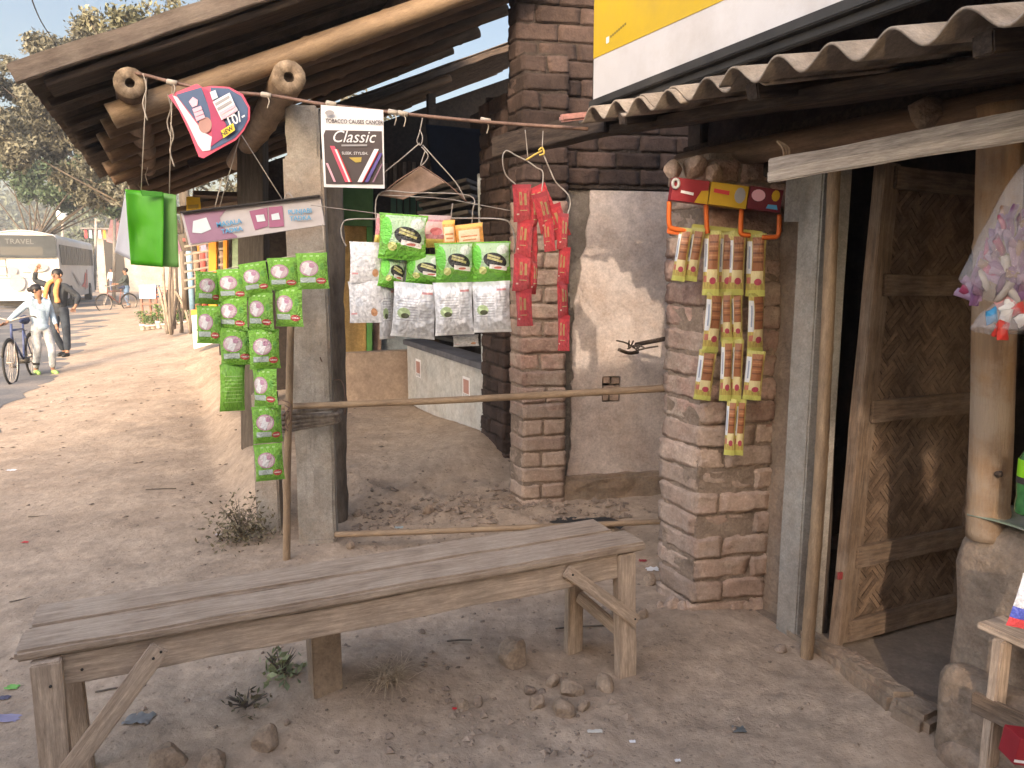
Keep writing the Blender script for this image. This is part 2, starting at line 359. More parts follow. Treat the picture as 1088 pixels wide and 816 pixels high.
def brick_courses(O, u, v, w, d, z0, z1, ch, bl, mat, name, parent=None, gap=0.008, rough=0.004, jit=0.006, skew=0.0, matlow=None, zlow=0.0):
    """brick masonry as separate rough blocks in courses, w along u, d along v (corner O)"""
    O = V(O); bm = bmesh.new(); k = int(round((z1-z0)/ch)); lowids = []
    for c in range(k):
        zc = z0+(c+0.5)*ch
        off = (c % 2)*bl/2+random.uniform(-.02, .02)
        cuts = [0.0]; x = off if off > 0.05 else bl
        while x < w-0.06:
            cuts.append(x+random.uniform(-.015, .015)); x += bl
        cuts.append(w)
        dj = random.uniform(-jit, jit)
        for a, b in zip(cuts, cuts[1:]):
            if b-a < 0.04: continue
            dd = random.uniform(-jit, jit)
            cc = bmesh.new(); bm_box(cc, (0, 0, 0), (b-a-gap, d+dj, ch-gap), jit=0.004)
            bmesh.ops.bevel(cc, geom=cc.edges[:], offset=0.0055, segments=2, affect='EDGES')
            bmesh.ops.subdivide_edges(cc, edges=[e for e in cc.edges if e.calc_length() > 0.04], cuts=6, use_grid_fill=True)
            kk = random.uniform(0, 90); rz = random.uniform(-.02, .02)
            tmp = bpy.data.meshes.new('x'); 
            for p in cc.verts:
                q = p.co.copy(); q = Matrix.Rotation(rz, 3, 'Z') @ q
                f = V((nz(q.x*14+kk, q.y*14, q.z*14), nz(q.x*14, q.y*14+kk, q.z*14), nz(q.x*14, q.y*14, q.z*14+kk)))*rough*1.2+V((nz(q.x*45+kk, q.y*45, q.z*45), nz(q.x*45, q.y*45+kk, q.z*45), nz(q.x*45, q.y*45, q.z*45+kk)))*rough*0.9
                q += f
                p.co = O+u*((a+b)/2+q.x+dj*0.5)+v*(d/2+q.y-dd)+UP*(zc+q.z)
            cc.to_mesh(tmp); cc.free(); bm.from_mesh(tmp); bpy.data.meshes.remove(tmp)
    me = finish(bm, name, smooth=True)
    if matlow:
        me.polygons.foreach_set('material_index', [1 if p.center.z < zlow+0.25*nz(p.center.x*2, p.center.z*3) else 0 for p in me.polygons])
        return link(name, me, [mat, matlow], parent)
    return link(name, me, mat, parent)
def prism(name, O, u, v, w, d, z0, z1, mat, parent=None, bevel=0.004, label=None, rough=0, sub=0, rs=8, smooth=False):
    bm = bmesh.new(); O = V(O)
    vs = [bm.verts.new(O+u*a+v*b+UP*z) for z in (z0, z1) for a, b in ((0, 0), (w, 0), (w, d), (0, d))]
    for f in ((3, 2, 1, 0), (4, 5, 6, 7), (0, 1, 5, 4), (1, 2, 6, 5), (2, 3, 7, 6), (3, 0, 4, 7)): bm.faces.new([vs[i] for i in f])
    if bevel: bmesh.ops.bevel(bm, geom=bm.edges[:], offset=bevel, segments=2, affect='EDGES')
    if sub:
        for _ in range(sub):
            bmesh.ops.subdivide_edges(bm, edges=[e for e in bm.edges if e.calc_length() > 0.03], cuts=1, use_grid_fill=True)
        bmesh.ops.triangulate(bm, faces=[f for f in bm.faces if len(f.verts) > 4])
    me = finish(bm, name, rough=rough, rs=rs, smooth=smooth)
    return link(name, me, mat, parent, None, label)
def corr(name, O, ax, ay, W, Lg, pitch, amp, thick, mat, parent=None, n_per=12, phase=0, sag=0.0):
    """corrugated sheet: waves repeat along ax, ridges run along ay"""
    O = V(O); ax = V(ax).normalized(); ay = V(ay).normalized(); az = ax.cross(ay).normalized()
    if az.z < 0: az = -az
    nx = int(W/pitch*n_per); ny = max(2, int(Lg/0.15)); vs = []; fs = []
    for side in (1, 0):
        for j in range(ny+1):
            for i in range(nx+1):
                x = W*i/nx; y = Lg*j/ny
                z = amp*math.cos(2*math.pi*x/pitch+phase)+thick*side+0.004*nz(x*3, y*3, 6)+sag*math.sin(math.pi*x/W)
                yy = y + (0.008*nz(x*11, 2) + 0.012*nz(x*2, 7) if j in (0, ny) else 0)
                vs.append(O+ax*x+ay*yy+az*z)
    b = (nx+1)*(ny+1)
    for j in range(ny):
        for i in range(nx):
            a = j*(nx+1)+i
            fs.append((a, a+1, a+nx+2, a+nx+1)); fs.append((b+a, b+a+nx+1, b+a+nx+2, b+a+1))
    for i in range(nx):
        fs.append((i, b+i, b+i+1, i+1)); k = ny*(nx+1)+i; fs.append((k, k+1, b+k+1, b+k))
    for j in range(ny):
        k = j*(nx+1); fs.append((k, k+nx+1, b+k+nx+1, b+k)); k += nx; fs.append((k, b+k, b+k+nx+1, k+nx+1))
    me = mesh(name, vs, fs, True)
    return link(name, me, mat, parent)
def rock(name, loc, r, mat, label=None, group=None, flat=0.65, seed=0, parent=None, cat='stone'):
    bm = bmesh.new(); bmesh.ops.create_icosphere(bm, subdivisions=3, radius=1)
    e = Euler((seed*1.3, seed*2.1, seed*0.7)).to_matrix()
    dirs = [V((nz(seed+i, 1.5), nz(seed*2+i, 7.7), nz(i*3.3+seed, 3.1))).normalized() for i in range(12)]
    for v in bm.verts:
        for dn in dirs:
            k = v.co.dot(dn)
            if k > 0.72: v.co -= dn*(k-0.72)*0.9
        v.co += v.co.normalized()*0.05*noise.noise(v.co*3+V((seed, 0, 0)))
        v.co = V((v.co.x*r, v.co.y*r*0.8, v.co.z*r*flat))
    me = finish(bm, name, smooth=False)
    return tag(link(name, me, mat, parent, Matrix.Translation(loc) @ e.to_4x4()), label, None if parent else cat, group)
# ================================================================= SETTING
def axis(bands, lo, hi):
    """bands: (a, b, step) contiguous; grows geometrically outside"""
    out = []
    for a, b, st in bands:
        x = a
        while x < b-1e-6: out.append(x); x += st
    out.append(bands[-1][1])
    st = bands[0][2]; x = out[0]; left = []
    while x > lo: st *= 1.18; x -= st; left.append(x)
    st = bands[-1][2]; x = out[-1]
    while x < hi: st *= 1.18; x += st; out.append(x)
    return left[::-1]+out
gx = axis([(-4.6, -2.4, .05), (-2.4, 2.2, .022), (2.2, 3, .05)], -400, 400)
gy = axis([(1.2, 4.7, .022), (4.7, 8, .05)], -60, 500)
vs = [(x, y, ground_h(x, y)) for y in gy for x in gx]; w = len(gx)
fs = [(j*w+i, j*w+i+1, (j+1)*w+i+1, (j+1)*w+i) for j in range(len(gy)-1) for i in range(w-1)]
m_dirt = M('packed_dirt', (0.46, 0.348, 0.258), (0.33, 0.245, 0.18), 1.3, 0.96, 0.7, 11, dirt=(0.48, 0.37, 0.28), dscale=3, damt=0.4, bdist=0.025)
# finer grain bump on top of the coarse one
nt = m_dirt.node_tree; bnode = nt.nodes['Principled BSDF']
old = bnode.inputs['Normal'].links[0].from_socket
fn = nt.nodes.new('ShaderNodeTexNoise'); fn.inputs['Scale'].default_value = 75; fn.inputs['Detail'].default_value = 8; fn.inputs['Roughness'].default_value = 0.75
tc = nt.nodes.new('ShaderNodeTexCoord'); nt.links.new(tc.outputs['Object'], fn.inputs['Vector'])
b2 = nt.nodes.new('ShaderNodeBump'); b2.inputs['Strength'].default_value = 0.7; b2.inputs['Distance'].default_value = 0.008
nt.links.new(fn.outputs[0], b2.inputs['Height']); nt.links.new(old, b2.inputs['Normal']); nt.links.new(b2.outputs[0], bnode.inputs['Normal'])
# dark specks and crumbs in the soil itself
vo = nt.nodes.new('ShaderNodeTexVoronoi'); vo.inputs['Scale'].default_value = 26; vo.inputs['Randomness'].default_value = 1; nt.links.new(tc.outputs['Object'], vo.inputs['Vector'])
lt = nt.nodes.new('ShaderNodeValToRGB'); lt.color_ramp.elements[0].position = 0.10; lt.color_ramp.elements[1].position = 0.19
lt.color_ramp.elements[0].color = (0.62, 0.6, 0.58, 1); lt.color_ramp.elements[1].color = (1, 1, 1, 1); nt.links.new(vo.outputs['Distance'], lt.inputs[0])
mu = nt.nodes.new('ShaderNodeMixRGB'); mu.blend_type = 'MULTIPLY'; mu.inputs[0].default_value = 0.8
src = bnode.inputs['Base Color'].links[0].from_socket; nt.links.new(src, mu.inputs[1]); nt.links.new(lt.outputs[0], mu.inputs[2]); nt.links.new(mu.outputs[0], bnode.inputs['Base Color'])
ground = link('ground', mesh('ground', vs, fs, True), m_dirt); tag(ground, 'dusty tan dirt yard with ruts and crumbs', kind='structure')
# road: a worn asphalt strip, its edges eaten by dust
m_road = M('dusty_asphalt', (0.15, 0.148, 0.15), (0.11, 0.108, 0.11), 0.6, 0.9, 0.3, 60, dirt=(0.25, 0.21, 0.18), dscale=0.6, damt=0.75)
vs = []; fs = []; K = 700
for j in range(K+1):
    s = -15+220*(j/K)**1.6
    for n0 in (-11.5, -9, -6, -3.0, -1.85):
        e = 0.30*nz(s*0.6, n0)+0.22*nz(s*2.1, n0)+.1*nz(s*6, n0) if n0 in (-1.85, -11.5) else 0
        p = SN(s, n0+e, -0.214); p.z = max(p.z, base_h(p.x, p.y)+.006); vs.append(p)
    if j:
        b = j*5
        for i in range(4): fs.append((b-5+i, b-4+i, b+1+i, b+i))
tag(link('road', mesh('road', vs, fs), m_road), 'grey dusty asphalt road', kind='structure')
# ================================================================= BENCH
bench = empty('bench', G(360, 700), 'long weathered plank bench with braced pale legs standing in the dirt', 'bench')
ztop = 0.50
def PZ(px, py, z):
    r = ray(px, py); return EYEP+r*((z-EYE)/r.z)
fl, fr, bl_, br_ = PZ(14, 694, ztop), PZ(680, 577, ztop+.01), PZ(36, 640, ztop+.01), PZ(640, 543, ztop+.02)
ex = (fr-fl).normalized(); ey = UP.cross(ex).normalized()
wid = 0.30
def BP(a, b, z): return fl + ex*a + ey*b + UP*(z-ztop)
Lb = (fr-fl).length
for k, (b0, b1, dz) in enumerate(((0.0, 0.148, 0.0), (0.152, 0.30, 0.003))):
    o = beam('seat_plank', BP(0.0+0.012*k, (b0+b1)/2, ztop-0.016+dz), BP(Lb+0.03-0.05*k, (b0+b1)/2, ztop-0.016+dz), b1-b0, 0.032, m_plank, bench, rough=0.0035, bevel=0.008)
beam('apron', BP(0.07, 0.035, ztop-0.083), BP(Lb-0.01, 0.035, ztop-0.083), 0.03, 0.095, m_pale, bench, rough=0.007)
beam('apron', BP(0.07, 0.262, ztop-0.083), BP(Lb-0.05, 0.262, ztop-0.083), 0.03, 0.09, m_pale, bench, rough=0.006)
def leg(a, b, w, a2=None):
    top = BP(a, b, ztop-0.037); q = BP(a2 if a2 is not None else a, b, 0); q.z = ground_h(q.x, q.y)-0.02
    return beam('leg', top, q, w, 0.045, m_pale, bench, up=ey, rough=0.004)
leg(0.072, 0.0, 0.072); leg(0.085, 0.245, 0.06, 0.10)
leg(Lb-0.05, 0.03, 0.07, Lb-0.03); leg(Lb-0.12, 0.275, 0.065, Lb-0.12)
p = BP(0.85, 0.315, ztop-0.037); q = p.copy(); q.z = ground_h(p.x, p.y)-0.03
beam('leg', p, q, 0.10, 0.12, M('stump_block', (0.36, 0.265, 0.185), (0.26, 0.185, 0.13), 7, .95, .4, 40), bench, up=ey, rough=0.005, label='short squared block propping the middle of the bench')
beam('brace', BP(0.35, -0.028, ztop-0.045), BP(0.06, -0.030, 0.095), 0.055, 0.016, m_pale, bench, up=ey)
beam('brace', BP(Lb-0.30, 0.004, ztop-0.055), BP(Lb-0.005, 0.0, 0.20), 0.045, 0.02, m_pale, bench, up=ey)
beam('stretcher', BP(Lb-0.12, 0.24, 0.22), BP(Lb-0.03, 0.06, 0.13), 0.02, 0.05, m_pale, bench)
m_nail = M('nail_head', (0.05, 0.04, 0.035), None, 5, 0.7, 0)
for a, b, z in ((0.33, -0.037, 0.43), (0.35, -0.037, 0.445), (0.085, -0.039, 0.13), (0.075, -0.039, 0.155), (Lb-0.28, -0.007, 0.43), (Lb-0.02, -0.011, 0.215), (0.08, -0.024, 0.40), (0.15, 0.019, 0.41)):
    tube('nail', [BP(a, b, z), BP(a, b-0.003, z)], 0.004, m_nail, bench, 6)
# ================================================================= POSTS
def groundfix(p, dz=-0.05): return V((p.x, p.y, ground_h(p.x, p.y)+dz))
PB = PY(338, 583, 3.92); PB.z = ground_h(PB.x, PB.y)
post = empty('concrete_post', PB, 'tall rough concrete post holding the lean-to roof, behind the bench', 'post')
ux = V((math.cos(math.radians(8)), math.sin(math.radians(8)), 0)); vx = V((-ux.y, ux.x, 0))
hw = 0.098
prism('shaft', PB-ux*hw+UP*0, ux, vx, hw*2, 0.15, -0.1, 2.02, m_conc, post, bevel=0.012, rough=0.01, sub=3, rs=6)
prism('shaft_top', PB-ux*(hw-0.02)+vx*0.01, ux, vx, 2*hw-0.035, 0.12, 2.0, 2.27, m_conc, post, bevel=0.012, rough=0.008, sub=2)
prism('footing_block', PB-ux*(hw-.005)-vx*0.012, ux, vx, 2*hw-0.01, 0.17, -0.12, 0.03, m_conc, post, bevel=0.01, rough=0.006, sub=2)
# round wooden post close behind it
p0 = PY(357, 540, 4.35); p0.z = ground_h(p0.x, p0.y)-0.1
p1 = PY(352, 120, 4.35)
pole = empty('wooden_post', p0, 'round knotty wooden post just right of the concrete post', 'post')
n = 40; pts = [p0.lerp(p1, i/n)+V((0.012*nz(i*.2, 4), 0.012*nz(i*.2, 9), 0)) for i in range(n+1)]
tube('trunk', pts, [0.066*(1-0.1*i/n)*(1+0.1*nz(i*.5, 2)+(0.08 if i % 9 == 4 else 0)) for i in range(n+1)], m_bark, pole, 14)
# dark post further left behind, with concrete stub before it
q0 = PY(272, 470, 5.6); q0.z = base_h(q0.x, q0.y)-0.05
q1 = PY(270, 165, 5.6); q1.z = 2.6
o = beam('dark_post', q0, q1, 0.19, 0.14, M('dark_post_wood', (0.15, 0.125, 0.105), (0.09, 0.075, 0.06), 5, .9, .5, 20, (1, 10, 10)), None, up=V((0, 1, 0)), rough=0.006)
tag(o, 'dark square post behind the green sachet strips, left of the concrete post', 'post')
q0 = PY(286, 562, 4.15); q0.z = base_h(q0.x, q0.y); 
o = prism('concrete_stub', q0-ux*0.065, ux, vx, 0.13, 0.12, -0.1, 0.80, m_conc, None, bevel=0.01, rough=0.006, sub=2)
tag(o, 'short concrete stub post ending behind the lowest green sachets', 'post')
# thin bamboo upright
b0 = PY(304, 597, 3.72); b0.z = ground_h(b0.x, b0.y)-0.05
o = bamboo('bamboo_pole', b0, PY(309, 338, 3.72), 0.0195, m_bamboo, bend=0.01, node=0.35); tag(o, 'thin upright bamboo stick tied to the left of the concrete post', 'bamboo pole')
# horizontal rails
r0 = PY(298, 432, 3.80); r1 = PY(716, 413, 3.42)
o = bamboo('bamboo_rail', r0, r1, 0.0165, m_bamboo, bend=0.015, node=0.30, taper=1.05); tag(o, 'waist-high bamboo rail from the concrete post to the brick pillar', 'rail')
r0 = G(356, 569)+UP*0.03; r1 = PY(716, 553, 3.75)
o = bamboo('bamboo_rail', PY(356, 568, 3.86), r1, 0.016, m_bamboo, bend=0.01); tag(o, 'low bamboo rail just above the dirt behind the bench', 'rail')
# rag binding
bind = empty('rag_binding', PY(325, 442, 3.85), 'twisted grey rag binding the bamboo rail to the concrete post', 'rag')
for k, (za, zb, rr) in enumerate(((437, 433, .012), (441, 441, .014), (447, 444, .012), (452, 446, .011), (456, 449, .009))):
    a = PY(303, za+2, 3.72); b = PY(330, (za+zb)/2+1, 3.845); c = PY(356, zb, 3.86); d = PY(362, zb-5, 4.0)
    tube('rag_strip', smoothpts([a+V((0, 0.05, 0)), a+V((-.015, -.02, 0)), b, c, d], 6), [rr*(1+.3*nz(i*.6, k)) for i in range(25)], m_rag, bind, 7)
for k in range(3):
    tube('wire_loop', smoothpts([PY(300+3*k, 425+6*k, 3.70), PY(309, 431+5*k, 3.685), PY(297+6*k, 447, 3.70), PY(306, 458-3*k, 3.69)], 5), 0.003, m_wire_r, bind, 5)
o = tube('wire_tie', smoothpts([PY(340, 380, 3.87), PY(352, 402, 4.2), PY(362, 404, 4.28), PY(366, 415, 4.25), PY(367, 440, 4.25)], 5), 0.003, m_wire_r); tag(o, 'thin rusty wire loop around the round wooden post', 'wire')
# ================================================================= LEAN-TO ROOF
roof = empty('lean_to_roof', SN(3.8, 1.0, 2.6), 'sloping lean-to roof of sooty sheets over bamboo rafters', 'roof')
ru = (N_+UP*0.449).normalized()
rs0, rs1 = 3.74, 7.45
def RP(s, n, dz=0): return SN(s, n, 2.26+0.449*(n+0.5)+dz)
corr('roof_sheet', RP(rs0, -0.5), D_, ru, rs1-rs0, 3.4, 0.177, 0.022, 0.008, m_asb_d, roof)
# thick front edge board and eave lip
beam('edge_board', RP(rs0-0.03, -0.53, 0.015), RP(rs0-0.03, 2.6, 0.015), 0.05, 0.075, m_edge, roof, up=UP, rough=0.006)
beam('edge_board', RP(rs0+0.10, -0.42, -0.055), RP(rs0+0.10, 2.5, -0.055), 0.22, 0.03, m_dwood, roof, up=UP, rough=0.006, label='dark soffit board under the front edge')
for s, n0, n1, r, mm, dz in ((3.90, -0.2, 2.2, 0.056, m_bamboo, -0.235), (4.35, -0.25, 2.2, 0.05, m_bamboo_d, -0.20), (4.75, -0.3, 2.3, 0.05, m_bamboo_d, -0.19), (5.25, -0.3, 2.3, 0.05, m_bamboo_d, -0.19), (5.8, -0.35, 2.3, 0.05, m_bamboo_d, -0.19), (6.4, -0.35, 2.3, 0.045, m_bamboo_d, -0.19)):
    bamboo('rafter', RP(s, n0, dz), RP(s+0.02, n1, dz), r, mm, roof, bend=0.03, node=0.42)
for k in range(4):
    s = 4.1+0.55*k; beam('batten', RP(s, -0.45, -0.05), RP(s, 2.5, -0.05), 0.05, 0.04, m_dwood, roof, rough=0.004)
for px, py, r in ((138, 88, 0.066), (307, 82, 0.077)):
    p = PS(px, py, 3.72)
    o = bamboo('purlin', p, p+D_*3.1, r, m_bamboo_d if px < 200 else m_bamboo, roof, bend=0.03, node=0.45, hollow=True)
for n in (1.2, 1.9):
    bamboo('purlin', RP(3.95, n, -0.13), RP(6.7, n, -0.13), 0.05, m_bamboo_d, roof, bend=0.03)
# post at the far eave & bushy thatch remains hanging at the eave
for k, (px, py, Y) in enumerate(((152, 78, 3.35), (178, 100, 3.5), (181, 130, 3.5), (155, 168, 5.6))):
    a = PY(px, py, Y); tube('hanging_string', smoothpts([a, a+V((.01, 0, -.06)), a+V((-.01, 0, -.12)), a+V((.005, 0, -.19))], 4), 0.003, m_string, roof, 5)
# twigs and creeper hanging from the far eave
# ================================================================= BRICK SHOP
CH = 0.098
shop = empty('brick_shop', SN(3.0, 2.4, 0), 'rough brick shop with pillars, patchy plaster and a dark doorway', 'shop')
P1 = V((0.062, 4.40, 0)); P2 = V((0.796, 3.33, 0)); P2 = G(735, 648); P2.z = 0
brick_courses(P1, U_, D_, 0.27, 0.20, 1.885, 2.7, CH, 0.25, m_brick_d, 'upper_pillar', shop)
pl = brick_courses(P1, U_, D_, 0.27, 0.20, 0.02, 1.88, CH, 0.25, m_brick, 'brick_pillar', shop, matlow=m_brick_mud, zlow=0.7); pl['label'] = 'narrow brick pillar behind the red sachet strips'
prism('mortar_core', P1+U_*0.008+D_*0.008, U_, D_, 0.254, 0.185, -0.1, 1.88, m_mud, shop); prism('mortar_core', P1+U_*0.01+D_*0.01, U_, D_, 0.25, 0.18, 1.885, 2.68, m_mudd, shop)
pr = brick_courses(P2, U_, D_, 0.36, 0.27, -0.03, 1.92, CH, 0.27, m_brick, 'brick_pillar', shop, rough=0.007, jit=0.011, matlow=m_brick_mud, zlow=0.78); pr['label'] = 'thick uneven brick pillar carrying the brown sachet strips'
prism('mortar_core', P2+U_*0.009+D_*0.009, U_, D_, 0.33, 0.235, -0.1, 1.95, m_mud, shop)
# pillar head boulders
for k, (px, py, r) in enumerate(((716, 180, .05), (738, 178, .06), (757, 183, 0.05))):
    rock('loose_brick', PY(px, py, P2.y-0.0), r, m_brick_mud, None, None, .8, 60+k, shop)
# wall above the opening
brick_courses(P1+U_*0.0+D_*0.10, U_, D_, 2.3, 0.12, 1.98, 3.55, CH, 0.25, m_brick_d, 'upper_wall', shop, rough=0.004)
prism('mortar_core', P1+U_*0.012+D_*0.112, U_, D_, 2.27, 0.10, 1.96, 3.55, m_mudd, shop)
# plaster wall between pillars: rendered base, patchy lime plaster on top
W0 = P1+U_*0.26+D_*0.13
prism('render_wall', W0-U_*0.05, U_, D_, 1.9, 0.12, -0.1, 2.0, m_cement, shop, bevel=0, rough=0.012, sub=5, rs=9)
edge = []
random.seed(3)
for i in range(60):
    t = i/59; z = 0.02+1.93*t
    x = 0.055+0.03*ss(0, .3, t)+0.10*ss(0.55, 1.0, t)+0.018*nz(t*22, 5)+0.012*nz(t*50, 8)
    edge.append((x, z))
poly = edge+[(1.3, 1.95), (1.3, 0.02)]
hole = rrect(0.275, 0.685, 0.395, 0.845, 0.012)
mwp = frame(W0+V((0, 0, 0))-D_*0.034, U_, UP)
bm = bmesh.new(); a = [bm.verts.new((x, z, 0)) for x, z in poly]; h_ = [bm.verts.new((x, z, 0)) for x, z in hole]
es = [bm.edges.new((a[i], a[(i+1) % len(a)])) for i in range(len(a))]+[bm.edges.new((h_[i], h_[(i+1) % len(h_)])) for i in range(len(h_))]
bmesh.ops.triangle_fill(bm, edges=es, use_beauty=True)
bmesh.ops.recalc_face_normals(bm, faces=bm.faces[:])
ret = bmesh.ops.extrude_face_region(bm, geom=bm.faces[:]); 
for v in ret['geom']:
    if isinstance(v, bmesh.types.BMVert): v.co.z += 0.018
link('plaster_coat', finish(bm, 'plaster_coat'), m_plaster, shop, mwp)
bm = bmesh.new()
for (x, z, w_, h2) in ((0.305, 0.82, .05, .045), (0.365, 0.815, .055, .045), (0.32, 0.765, .08, .045), (0.375, 0.77, .03, .04), (0.30, 0.712, .045, .042), (0.36, 0.71, .06, .042)):
    bm_box(bm, (x, z, 0.004), (w_-.006, h2-.006, 0.02), jit=.003)
link('exposed_bricks', finish(bm, 'exposed_bricks', bevel=.004), M('pale_brick_patch', (0.45, 0.33, 0.26), (0.3, 0.21, 0.16), 14, .95, .5, 60), shop, mwp)
# dirt ledge at the wall's foot
prism('wall_foot', W0-U_*0.02-D_*0.11, U_, D_, 1.2, 0.10, -0.05, 0.235, m_mudp, shop, bevel=0.02, rough=0.02, sub=4, rs=7)
# left return: brick strip between the pillar and the next stall's panel
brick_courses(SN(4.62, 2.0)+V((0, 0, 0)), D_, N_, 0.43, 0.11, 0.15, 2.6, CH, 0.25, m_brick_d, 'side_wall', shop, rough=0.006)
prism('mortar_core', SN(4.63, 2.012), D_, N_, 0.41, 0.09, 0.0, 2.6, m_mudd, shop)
# wall line from the thick pillar to the door and around the dark room
sF = 2.02
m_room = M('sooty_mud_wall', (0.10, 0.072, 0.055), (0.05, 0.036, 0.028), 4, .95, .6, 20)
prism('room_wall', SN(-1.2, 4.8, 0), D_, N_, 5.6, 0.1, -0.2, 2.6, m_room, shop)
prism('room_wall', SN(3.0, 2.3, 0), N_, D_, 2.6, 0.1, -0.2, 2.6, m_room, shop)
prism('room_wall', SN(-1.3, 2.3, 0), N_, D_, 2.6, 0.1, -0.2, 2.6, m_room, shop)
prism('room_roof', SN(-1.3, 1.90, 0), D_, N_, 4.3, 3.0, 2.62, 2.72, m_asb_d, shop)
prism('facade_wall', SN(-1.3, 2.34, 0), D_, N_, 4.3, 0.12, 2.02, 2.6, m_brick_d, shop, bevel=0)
prism('facade_wall', SN(2.26, 2.30, 0), D_, N_, 0.75, 0.12, -0.2, 2.05, m_mudp, shop, rough=.02, sub=4)
bamboo('lintel', SN(0.6, 2.16, 1.93), SN(2.9, 2.12, 1.96), 0.055, m_bamboo_d, shop)
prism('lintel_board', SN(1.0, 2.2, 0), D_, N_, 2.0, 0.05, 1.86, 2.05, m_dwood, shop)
# room floor & threshold
prism('room_floor', SN(0.6, 2.26, 0), D_, N_, 2.4, 2.6, -0.1, 0.012, M('dark_mud_floor', (0.25, 0.19, 0.145), (0.18, 0.135, 0.10), 3, .95, .5, 25), shop, bevel=0)
def slab(p, q, w, h, seed):
    d = (q-p).normalized(); n2 = V((-d.y, d.x, 0))
    return prism('threshold_stone', p-n2*w/2, d, n2, (q-p).length, w, -0.05, h, m_mudp, shop, bevel=0.02, rough=0.012, sub=4, rs=6)
slab(G(843, 668), G(905, 706), 0.10, 0.045, 1); slab(G(898, 702), G(962, 757), 0.11, 0.06, 2); slab(G(955, 752), G(995, 775), 0.12, 0.05, 3)
# rubble filling between pillar and grey post
for k in range(16):
    px = random.uniform(806, 820); py = 330+k*21
    if k > 9: rock('loose_brick', PY(px, py, 3.3), random.uniform(.018, .03), m_brick_mud, None, None, 1, k*3.1, shop)
prism('mud_fill', P2+U_*0.35+D_*0.03, U_, D_, 0.10, 0.2, -0.05, 1.9, m_mudp, shop, bevel=0.01, rough=0.03, sub=5, rs=10)
for k in range(9):
    px = 700+k*11+random.uniform(-4, 4); p = G(px, 645+6*nz(k, 2)); rock('loose_brick', p+V((0, 0.02, 0)), random.uniform(.03, .055), m_brick_mud, None, None, .6, 100+k, shop)
# ---- grey concrete post beside it
Q = G(845, 678)
gp = prism('concrete_post', Q-D_*0-U_*0.0, U_, D_, 0.125, 0.115, -0.1, 1.92, m_conc_g, None, bevel=0.006, rough=0.004, sub=3)
gp.location = (0, 0, 0); tag(gp, 'smooth grey square concrete post between brick pillar and doorway', 'post')
# QR-less notice strip above: pale card
# ---- bamboo beside it
o = bamboo('bamboo_pole', groundfix(PY(857, 692, 2.78)), PY(890, 165, 2.85), 0.026, m_bamboo, bend=.012, node=.38); tag(o, 'slim upright bamboo beside the grey concrete post at the doorway', 'bamboo pole')
a0 = PY(877, 600, 2.95); o = beam('wooden_strip', PY(873, 690, 2.95), PY(893, 190, 2.95), 0.03, 0.03, m_dwood, None, up=V((0, 1, 0)), rough=.004); tag(o, 'dark narrow batten in the shadow between bamboo and door', 'batten')
# ---- door
dl0 = G(884, 690)+UP*0.035
door = empty('door', dl0, 'open plank-framed door with woven bamboo panels', 'door')
dx = N_*0.985+D_*0.02; dx.normalize(); DW = 0.76; DH = 1.86
mwd = frame(dl0, dx, UP)
tilt = Matrix.Rotation(math.radians(-2.2), 4, 'Z')   # door sags: stile leans as in the photo
mwd = mwd @ tilt
def dbeam(x0, y0, x1, y1, w, t, z, nm, mt=m_mwood):
    a = mwd @ V((x0, y0, z)); b = mwd @ V((x1, y1, z))
    return beam(nm, a, b, t, w, mt, door, up=(mwd.to_3x3() @ V((-(y1-y0), x1-x0, 0))), rough=.003)
dbeam(0.055, 0, 0.055, DH, 0.085, 0.035, 0.0, 'stile')
dbeam(0.005, -0.01, 0.005, DH, 0.03, 0.05, 0.01, 'stile')
dbeam(DW-0.02, 0.03, DW-0.02, DH, 0.05, 0.03, 0.0, 'stile')
for y, w_ in ((0.055, 0.085), (0.36, 0.085), (0.94, 0.085), (1.42, .08), (DH-.05, .08)):
    dbeam(0.06, y-0.002, DW-0.01, y+0.012, w_, 0.028, 0.018, 'rail')
# woven panels
def weave(x0, y0, x1, y1, nm):
    geos = []; cs = 0.082; R = Matrix.Rotation(math.radians(45), 4, 'Z'); ns = 4
    cx, cy = (x0+x1)/2, (y0+y1)/2; rad = math.hypot(x1-x0, y1-y0)/2
    k = int(rad/cs)+2
    for i in range(-k, k+1):
        for j in range(-k, k+1):
            for q in range(ns):
                o = (q-(ns-1)/2)*cs/ns
                hor = (i+j) % 2 == 0
                c = (i*cs+(0 if hor else o), j*cs+(o if hor else 0), (0.002 if hor else -0.001)+random.uniform(-.001, .001))
                d = (cs*1.25, cs/ns*0.86, 0.0016) if hor else (cs/ns*0.86, cs*1.25, 0.0016)
                P = R @ V(c)
                if abs(P.x) > (x1-x0)/2+0.04 or abs(P.y) > (y1-y0)/2+0.04: continue
                T = Matrix.Translation((cx, cy, -0.004)) @ R @ Matrix.Translation(c) @ Matrix.Rotation(random.uniform(-.04, .04), 4, 'Z') @ Matrix.Rotation(random.uniform(-.05, .05), 4, 'X' if hor else 'Y')
                geos.append(box_geo((0, 0, 0), d, T))
    vs, fs = multi(geos); bm = bmesh.new(); me = mesh(nm, vs, fs); bm.from_mesh(me)
    for co, no in (((x0, 0, 0), (-1, 0, 0)), ((x1, 0, 0), (1, 0, 0)), ((0, y0, 0), (0, -1, 0)), ((0, y1, 0), (0, 1, 0))):
        bmesh.ops.bisect_plane(bm, geom=bm.verts[:]+bm.edges[:]+bm.faces[:], plane_co=co, plane_no=no, clear_outer=True)
    bm.to_mesh(me); bm.free()
    link(nm, me, m_weave, door, mwd)
